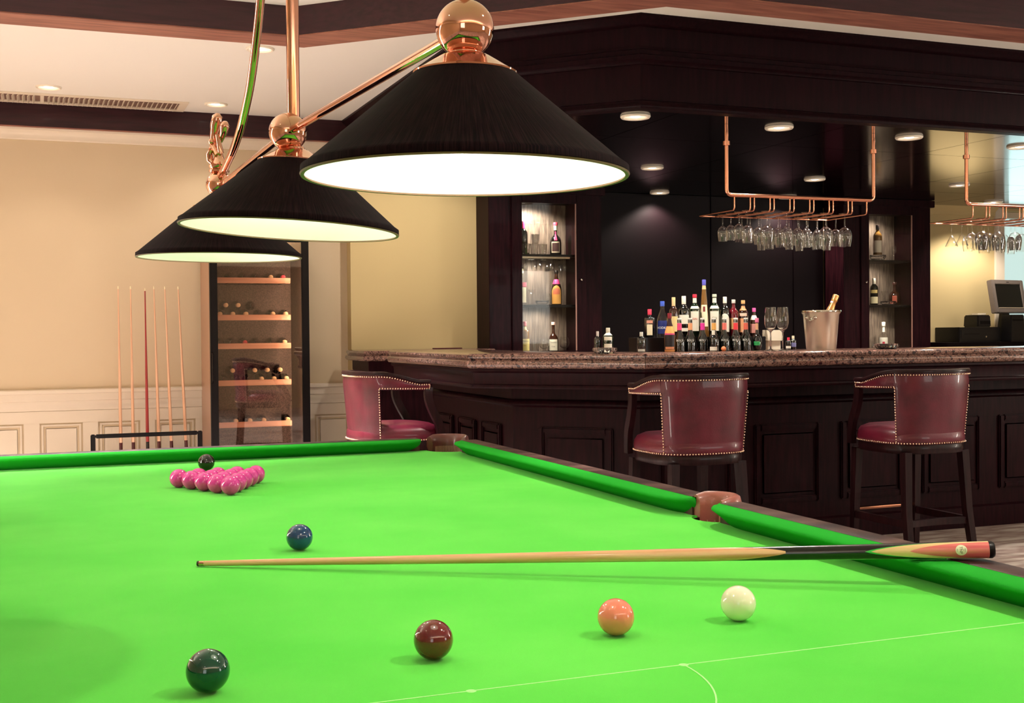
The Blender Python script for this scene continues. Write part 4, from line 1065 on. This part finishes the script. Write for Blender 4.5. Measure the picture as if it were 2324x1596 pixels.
# display cabinet contents
cg = 'contents of the left glass cabinet'
CY = 6.95
bottle(3.315, CY+.02, 1.934, 2.212, .072, 'standard', DKG, 'dark bottle with tall pink-red cap, top shelf of left cabinet', ((230, 60, 110), .62), None, [], group=cg)
bottle(3.60, CY, 1.934, 2.208, .098, 'squat', DKG, 'dark round bottle with pink ribbon and framed label, top shelf left cabinet', ((220, 70, 90), .90), (.76, .90, CREAM), [(.06, .40, .75, (196, 178, 150)), (.10, .36, .62, (62, 34, 32)), (.44, .72, .28, (214, 40, 84))], group=cg)
for q, lb in (((3.31, 6.90), 'left of the crystal tumblers on the top cabinet shelf'), ((3.39, 6.91), 'middle of the crystal tumblers on the top cabinet shelf'), ((3.47, 6.92), 'right of the crystal tumblers on the top cabinet shelf')):
    glass('tumbler', (q[0], q[1], 1.9345), lb, cg)
glass('tumbler', (3.40, 6.915, 2.0203), 'crystal tumbler stacked on another, top shelf of left cabinet', cg, scale=.95)
bottle(3.305, CY+.04, 1.514, 1.815, .080, 'square', GLASS, 'clear bottle with cream label, middle shelf of left cabinet', (CREAM, .88), (.50, .62, (226, 110, 130)), [(.06, .48, 1.1, CREAM)], group=cg)
glass('martini', (3.352, 6.885, 1.5143), 'cocktail glass on the middle shelf of the left cabinet', cg, scale=.75)
ashtray((3.46, 6.92, 1.5143), .055, 'low crystal dish on the middle shelf of left cabinet', cg, name='crystal_dish')
glass('snifter', (3.535, 6.99, 1.5143), 'small snifter on the middle cabinet shelf behind the dish', cg, scale=.85)
bottle(3.60, CY-.01, 1.514, 1.803, .088, 'sloping', BRWG, 'dark bottle with arched orange label and pink collar in left cabinet', ((20, 14, 12), .90), (.60, .74, (222, 70, 130)), [(.02, .56, 1.0, (222, 160, 80), 1), (.30, .48, .7, (214, 116, 84), 1)], group=cg)
bottle(3.305, CY-.02, 1.1155, 1.373, .078, 'square', AMB, 'whiskey bottle with yellow printed label, bottom of left cabinet', ((226, 110, 120), .86), (.66, .84, (214, 190, 140)), [(.06, .44, 1.2, (226, 204, 130))], [('JAMESON', .0165, .36, (60, 40, 30)), ('IRISH', .010, .22, (150, 50, 50))], group=cg)
glass('tumbler', (3.395, 6.93, 1.1155), 'heavy tumbler on the bottom shelf of the left cabinet', cg)
glass('snifter', (3.478, 6.93, 1.1155), 'snifter left of the square whisky bottle in the left cabinet', cg)
bottle(3.568, CY-.01, 1.1155, 1.368, .086, 'squat', BRWG, 'square shouldered whisky bottle with script label, bottom of left cabinet', ((180, 140, 130), .90), None, [(.05, .42, .9, (224, 214, 192))], [('Canadian', .016, .32, (50, 40, 36)), ('Club', .016, .18, (50, 40, 36))], group=cg)
glass('snifter', (3.668, 6.94, 1.1155), 'snifter right of the square whisky bottle in the left cabinet', cg, scale=1.1)
hang = MB()
for xx in (3.28, 3.31, 3.40, 3.43, 3.52, 3.55, 3.64, 3.67): hang.bb(xx-.003, xx+.003, 6.86, 7.06, 1.898, 1.903)
for i, xx in enumerate((3.295, 3.415, 3.535, 3.655)):
    for j, yy in enumerate((6.89, 6.985)):
        glass('tulip', (xx, yy, 1.908), 'stem glass hanging under the top shelf of left cabinet, %s from the left, %s row' % (('first', 'second', 'third', 'last')[i], ('front', 'rear')[j]), 'stem glasses hanging in the left cabinet', flip=True, scale=.68)
hr = hang.bb(3.26, 3.69, 6.855, 6.861, 1.896, 1.912).bb(3.26, 3.69, 7.055, 7.061, 1.896, 1.912).build('stem_rack', CHROME, bpy.data.objects['display_cabinet'])
rg = 'contents of the right glass cabinet'
ashtray((6.875, 6.90, 1.9345), .075, 'crystal ashtray under a bottle on the right cabinet top shelf', rg, h=.045)
bottle(6.875, 6.90, 1.980, 2.262, .082, 'standard', AMB, 'whisky bottle with white label standing on a crystal dish, right cabinet', ((30, 20, 20), .84), None, [(.08, .48, 1.1, (240, 226, 206))], group=rg)
glass('wine', (7.085, 6.93, 1.9345), 'small stem glass on the top shelf of the right cabinet', rg, scale=.70)
bottle(6.855, 6.93, 1.514, 1.764, .076, 'standard', DKG, 'dark bottle with cream label and cap, middle shelf right cabinet', ((206, 196, 176), .76), None, [(.05, .30, 1.1, (226, 210, 170)), (.44, .56, .9, (214, 186, 120))], group=rg)
ashtray((7.0, 6.91, 1.5143), .075, 'crystal dish on the middle shelf of the right cabinet', rg)
glass('martini', (7.03, 7.0, 1.5143), 'cocktail glass on the middle shelf of the right cabinet', rg, scale=.8)
bottle(6.965, 6.93, 1.1005, 1.352, .086, 'squat', GLASS, 'clear bourbon bottle with white label and cap, bottom of right cabinet', ((226, 220, 206), .84), (.62, .82, (214, 210, 200)), [(.06, .42, 1.0, (236, 228, 212)), (.14, .26, .25, (190, 40, 70))], group=rg)
glass('tumbler', (6.80, 6.93, 1.1005), 'tumbler on the bottom shelf of the right cabinet', rg)
bottle(7.15, 7.0, 1.514, 1.733, .11, 'squat', BRWG, 'broad dark bottle in the shadow of the right cabinet middle shelf', ((60, 30, 24), .88), None, [(.1, .4, .4, (150, 70, 50))], group=rg)
# till area at the right
bk = thing('back_counter', 'black back counter under the till against the tan wall', 'counter')
MB().bb(7.43, 10.1, 6.60, WALL2-.03, 1.10, 1.153).build('counter_top', BLACKGL, bk, bevel=.006)
MB().bb(7.45, 10.1, 6.66, WALL2-.03, 0, 1.10).build('counter_body', WOODD, bk)
ZT = 1.1535
cd = thing('cash_drawer', 'low black cash drawer with a key lock on the back counter', 'cash drawer', (7.95, 6.88, ZT))
MB().bb(-.255, .25, -.14, .2, 0, .142).build('case', DARKP, cd, bevel=.005)
MB().bb(-.235, .23, -.146, -.14, .02, .115).build('drawer_front', mcol((20, 18, 18), .3), cd, bevel=.002)
MB().bb(-.20, -.02, -.150, -.145, .075, .080).build('slot', BLACKM, cd)
MB().lathe([(0, 0), (.008, 0), (.008, .006), (0, .006)], 12).xf(Matrix.Translation((.06, -.146, .05)) @ Matrix.Rotation(PI/2, 4, 'X')).build('key_lock', CHROME, cd)
pr_ = thing('receipt_printer', 'black receipt printer on top of the cash drawer', 'printer', (8.02, 6.86, ZT+.1425))
MB().box((0, 0, .058), (.17, .20, .116), 0, .94).build('case', DARKP, pr_, bevel=.01)
MB().bb(-.05, .07, -.102, -.094, .03, .06).build('paper_exit', BLACKM, pr_)
tag(MB().box((7.985, 6.84, ZT+.1425+.119), (.13, .11, .004), .2).box((8.03, 6.85, ZT+.1425+.128), (.11, .08, .013), .1).build('paper_slips', WHITEP, bevel=.001), 'white paper slips lying on the receipt printer', 'paper')
mo = thing('till_monitor', 'grey framed till monitor with a dark screen on the back counter', 'monitor', (8.46, 6.93, ZT), rz=.18)
MB().box((0, 0, .012), (.26, .22, .024)).build('base', DARKP, mo, bevel=.006)
MB().tube([(0, .03, .02), (0, .05, .15), (0, .03, .28)], 1.0, flat=(.10, .05)).build('stand', DARKP, mo, bevel=.004)
tl = Matrix.Translation((0, 0, .44)) @ Matrix.Rotation(math.radians(-10), 4, 'X')
fr = MB().bb(-.245, -.195, -.03, .03, -.165, .165).bb(.195, .245, -.03, .03, -.165, .165).bb(-.195, .195, -.03, .03, .12, .165).bb(-.195, .195, -.03, .03, -.165, -.115).bb(-.22, .22, -.01, .045, -.145, .145)
fr.xf(tl).build('casing', GREYP, mo, bevel=.006)
MB().bb(-.196, .196, -.022, -.016, -.116, .121).xf(tl).build('screen', SCREEN, mo)
MB().bb(-.19, .19, -.032, -.024, -.119, -.113).xf(tl).build('lower_edge', mcol((216, 196, 170), .3), mo)
MB().bb(-.02, .02, -.0315, -.030, .140, .146).xf(tl).build('maker_mark', mcol((60, 52, 48), .4), mo)
pd = thing('printer_dock', 'black till dock beside the receipt printer under the monitor', 'dock', (8.31, 6.70, ZT))
MB().box((0, 0, .13), (.18, .14, .26), 0, .92).build('case', DARKP, pd, bevel=.008)
MB().bb(-.06, .06, -.078, -.070, .20, .215).build('slot', BLACKM, pd)

# ------------------------------------------------------------------ hanging glass racks
ROD0 = [0.0, .109, .137, .247, .275, .387, .416, .529, .558, .670, .699, .810, .839, .948]   # drop rods along the bar tube
def rack(x0, y, label):
    t = thing('glass_rack', label, 'glass rack', (x0, y, 0), group='copper glass racks')
    z = 2.083; xl, xr = -.052, 1.0
    def corner(p0, c, p1, r=.035, n=6):
        c = Vector(c); a = (Vector(p0)-c).normalized()*r; b = (Vector(p1)-c).normalized()*r
        return [c+a*(1-u)*(1-u)+b*u*u for u in [i/n for i in range(n+1)]]
    pl = [Vector((xl, 0, SOF-.004))] + corner((xl, 0, SOF), (xl, 0, z), (xr, 0, z)) + corner((xl, 0, z), (xr, 0, z), (xr, 0, SOF)) + [Vector((xr, 0, SOF-.004))]
    MB().tube(pl, .0115, 16).build('hanging_tube', COPPER2, t, smooth=60)
    for xx in (xl, xr):
        MB().lathe([(.012, -.014), (.021, -.012), (.021, .012), (.012, .014)], 20, (xx, 0, 2.385)).build('collar', COPPER2, t, smooth=50)
    zr = 1.995
    for q in ROD0:
        pth = [Vector((q, 0, z-.008))] + corner((q, 0, z), (q, 0, zr), (q, .4, zr), .018, 4) + [Vector((q, .40, zr))]
        MB().tube(pth, .0042, 8).build('rail_rod', COPPER2, t, smooth=60)
    MB().tube([(0, .40, zr), (ROD0[-1], .40, zr)], .0042, 8).build('rear_bar', COPPER2, t, smooth=60)
    return t, zr
r1, zr = rack(3.359, 3.75, 'copper glass rack hung from the bar soffit, above the bottles')
r2, zr = rack(5.138, 3.75, 'copper glass rack hung from the soffit at the right edge, before the window')
slots = [(ROD0[i]+ROD0[i+1])/2 for i in (1, 3, 5, 7, 9, 11)]
on = ('first', 'second', 'third', 'fourth', 'fifth', 'sixth'); dn = ('front', 'second from front', 'third from front', 'rear')
kinds1 = [['wine', 'tulip', 'tulip', 'tulip'], ['bigwine', 'wine', 'martini', 'martini'], ['wine', 'wine', 'flute', 'flute'], ['flute', 'wine', 'flute', 'wine'], ['bigwine', 'flute', 'wine', 'flute'], ['bigwine', 'wine', 'flute', 'bigwine']]
ys4 = (.055, .145, .24, .335)
for i, ks in enumerate(kinds1):
    for j, kd in enumerate(ks):
        glass(kd, (3.359+slots[i], 3.75+ys4[j]*1.0+.0, zr+.0062), 'glass hanging in the left rack, %s slot from the left, %s' % (on[i], dn[j]), 'glasses hanging in the left rack', flip=True, scale=1.0)
kinds2 = [['bigwine', 'wine', 'martini', 'martini'], ['bigwine', 'bigwine', 'wine', 'wine'], ['bigwine', 'flute', 'wine', 'bigwine'], ['bigwine', 'bigwine', 'flute', 'wine']]
for i, ks in enumerate(kinds2):
    for j, kd in enumerate(ks):
        glass(kd, (5.138+slots[i], 3.75+ys4[j], zr+.0062), 'glass hanging in the right rack, %s slot from the left, %s' % (on[i], dn[j]), 'glasses hanging in the right rack', flip=True)
for o in GM.values(): bpy.data.objects.remove(o)

# ------------------------------------------------------------------ wine cooler
wf = thing('wine_cooler', 'tall wine cooler with steel sides, black frame and glass door', 'wine cooler')
fx0, fx1, fy, fyb, fz = .707, 1.445, 6.70, WALL-.02, 2.04
bd = MB().bb(fx0, fx0+.035, fy+.05, fyb, .06, fz).bb(fx1-.035, fx1, fy+.05, fyb, .06, fz).bb(fx0+.035, fx1-.035, fy+.05, fyb, fz-.04, fz).bb(fx0+.035, fx1-.035, fy+.05, fyb, .06, .10).bb(fx0+.035, fx1-.035, fyb-.03, fyb, .10, fz-.04)
bd.build('cabinet', STEELP, wf, bevel=.003)
MB().bb(fx0+.0355, fx1-.0355, fyb-.036, fyb-.031, .101, fz-.041).bb(fx0+.0352, fx0+.04, fy+.055, fyb-.036, .101, fz-.041).bb(fx1-.04, fx1-.0352, fy+.055, fyb-.036, .101, fz-.041).build('liner', FRIDGE, wf)
MB().bb(fx0+.04, fx1-.04, fy+.1, fyb-.04, .0, .059).build('plinth', DARKP, wf)
fd = MB().bb(fx0, fx0+.055, fy, fy+.045, .06, fz).bb(fx1-.055, fx1, fy, fy+.045, .06, fz).bb(fx0+.055, fx1-.055, fy, fy+.045, fz-.06, fz).bb(fx0+.055, fx1-.055, fy, fy+.045, .06, .13)
door = fd.build('door', BLACKM, wf, bevel=.004)
MB().bb(fx0+.055, fx1-.055, fy+.010, fy+.016, .13, fz-.06).build('pane', SMOKED, door)
hm = MB().tube([(fx0+.012, fy-.001, .93), (fx0+.012, fy-.03, .945), (fx0+.012, fy-.03, 1.135), (fx0+.012, fy-.001, 1.15)], .007, 8)
hm.build('handle', BLACKM, door)
for zz in (1.80, 1.53, 1.29, 1.04, .74, .45):  # added hidden lights that brighten the cooler shelves
    lamp('cooler_fill_light', 'AREA', (fx1-.046, fy+.062, zz), 2.2, (1, .80, .58), .012, .2, aim=(1.1, fy+.30, zz-.02))
shz = (1.672, 1.392, 1.176, .898, .582)
ix0, ix1 = fx0+.06, fx1-.12
for z in shz:
    s_ = MB().bb(ix0, ix1, fy+.11, fy+.125, z, z+.042)
    so = s_.build('shelf_front', SHELFW, wf, bevel=.003)
    rk = MB()
    for k in range(6):
        xx = ix0+.02+(ix1-ix0-.04)*k/5; rk.bb(xx-.004, xx+.004, fy+.125, fyb-.05, z+.004, z+.012)
    rk.bb(ix0+.005, ix1-.005, fyb-.06, fyb-.05, z+.004, z+.012).build('shelf_grid', BLACKM, wf)
CAPR = mcol((210, 60, 80), .4); CAPC = mcol((226, 196, 150), .4); CAPB = mcol((40, 16, 18), .35)
wbm = MB().lathe([(0, 0), (.033, 0), (.0365, .005), (.0365, .19), (.034, .21), (.018, .245), (.0145, .262), (.0145, .30), (0, .30)], 20)
wcm = MB().lathe([(.0152, .255), (.0152, .299), (.0165, .300), (.0165, .309), (.012, .311), (0, .311)], 16)
wsrc = {}
def wine(x, z, capm, label):
    t = thing('wine_bottle', label, 'wine bottle', (x, fy+.44, z), group='wine bottles in the cooler', rot=(PI/2, 0, 0))
    if 'b' not in wsrc: wsrc['b'] = wbm.build('glass', DKG, t, smooth=60).data
    else: link('glass', wsrc['b'], t)
    if capm.name not in wsrc: wsrc[capm.name] = wcm.build('capsule', capm, t, smooth=50).data
    else: link('capsule', wsrc[capm.name], t)
rows = [(shz[0], (507, 534, 564, 592, 622, 650), 'top shelf', (3, 3, 3, 3, 1, 0)), (shz[1], (509, 537, 566, 598, 626, 655), 'second shelf', (1, 1, 1, 3, 1, 1)),
        (shz[2], (510, 535, 563, 590, 625, 652), 'third shelf', (3, 3, 0, 3, 3, 1)), (shz[3], (517, 545, 572, 599, 627, 655), 'fourth shelf', (3, 3, 3, 1, 1, 1)),
        (shz[4], (516, 541, 572, 603, 657), 'lowest wooden shelf', (3, 1, 1, 1, 1)), (.34, (560, 592, 627), 'cooler floor rack', (3, 3, 3))]
caps = (CAPR, CAPC, CAPC, CAPB); ordn = ('first', 'second', 'third', 'fourth', 'fifth', 'last')
for z, pxs, nm_, cc in rows:
    for i, p in enumerate(pxs):
        x = ix0 + .018 + (p-505)/(655-505)*(ix1-ix0-.05)
        wine(x, z+.012+.0368, caps[cc[i]], 'wine bottle on the cooler %s, %s from the left' % (nm_, ordn[i] if i < len(pxs)-1 else 'last'))
for z, pxs, nm_, cc in ((shz[1], (522, 549, 581), 'second shelf', (1, 1, 3)), (shz[3], (535, 584, 612, 641), 'fourth shelf', (1, 1, 1, 1))):
    for i, p in enumerate(pxs):
        x = ix0 + .018 + (p-505)/(655-505)*(ix1-ix0-.05)
        wine(x, z+.012+.0368+.066, caps[cc[i]], 'wine bottle in the upper layer on the cooler %s, %s from the left' % (nm_, ordn[i]))

# ------------------------------------------------------------------ cue rack
cr = thing('cue_rack', 'low black metal floor rack holding six cues against the panelled wall', 'cue rack', (.27, 7.02, 0))
rp = [Vector((-.385, -.07, .02)), Vector((-.385, -.07, .525)), Vector((-.370, -.07, .545)), Vector((.370, -.07, .545)), Vector((.385, -.07, .525)), Vector((.385, -.07, .02))]
MB().bb(-.40, -.366, -.085, -.055, .02, .56).bb(.366, .40, -.085, -.055, .02, .56).bb(-.366, .366, -.085, -.055, .53, .56).build('frame', BLACKM, cr, bevel=.006)
MB().bb(-.41, .41, -.16, .16, 0, .02).bb(-.40, .40, -.10, .13, .15, .172).bb(-.40, -.366, -.10, .13, .02, .15).bb(.366, .40, -.10, .13, .02, .15).build('base', BLACKM, cr, bevel=.003)
tops = [(.086, 'leftmost', ASHV), (.175, 'second from the left', ASHV), (.279, 'red-stained', CHERRY), (.344, 'third from the right', ASHV), (.424, 'second from the right', ASHV), (.522, 'rightmost', ASHV)]
bots = [.089, .178, .281, .368, .462, .572]
mcue = None
for (xt, nm_, m), xb in zip(tops, bots):
    lb = 'dark red stained cue standing third from the left in the rack' if m is CHERRY else 'pale ash cue standing in the floor rack, %s' % nm_
    z0 = .1725; ztop_ = 1.655 if m is not CHERRY else 1.642
    t = thing('rack_cue', lb, 'cue', (xb, 7.05, z0), group='cues in the rack'); t.name = 'standing_cue'
    d = Vector((xt-xb, .05, ztop_-z0)); Lc = d.length; t.rotation_euler = d.to_track_quat('Z', 'Y').to_euler()
    MB().lathe([(0, .30), (.0125, .30), (.0105, .7), (.0062, 1.1), (.0047, Lc-.012), (0, Lc-.012)], 12).build('shaft', m, t, smooth=60)
    MB().lathe([(0, 0), (.0135, 0), (.0142, .006), (.0126, .31), (0, .31)], 12).build('butt', mcol((70, 20, 22), .3) if m is not CHERRY else EBONY, t, smooth=60)
    MB().lathe([(.0049, Lc-.022), (.0049, Lc-.004), (.004, Lc), (0, Lc)], 10).build('tip', mcol((240, 226, 190), .4), t)
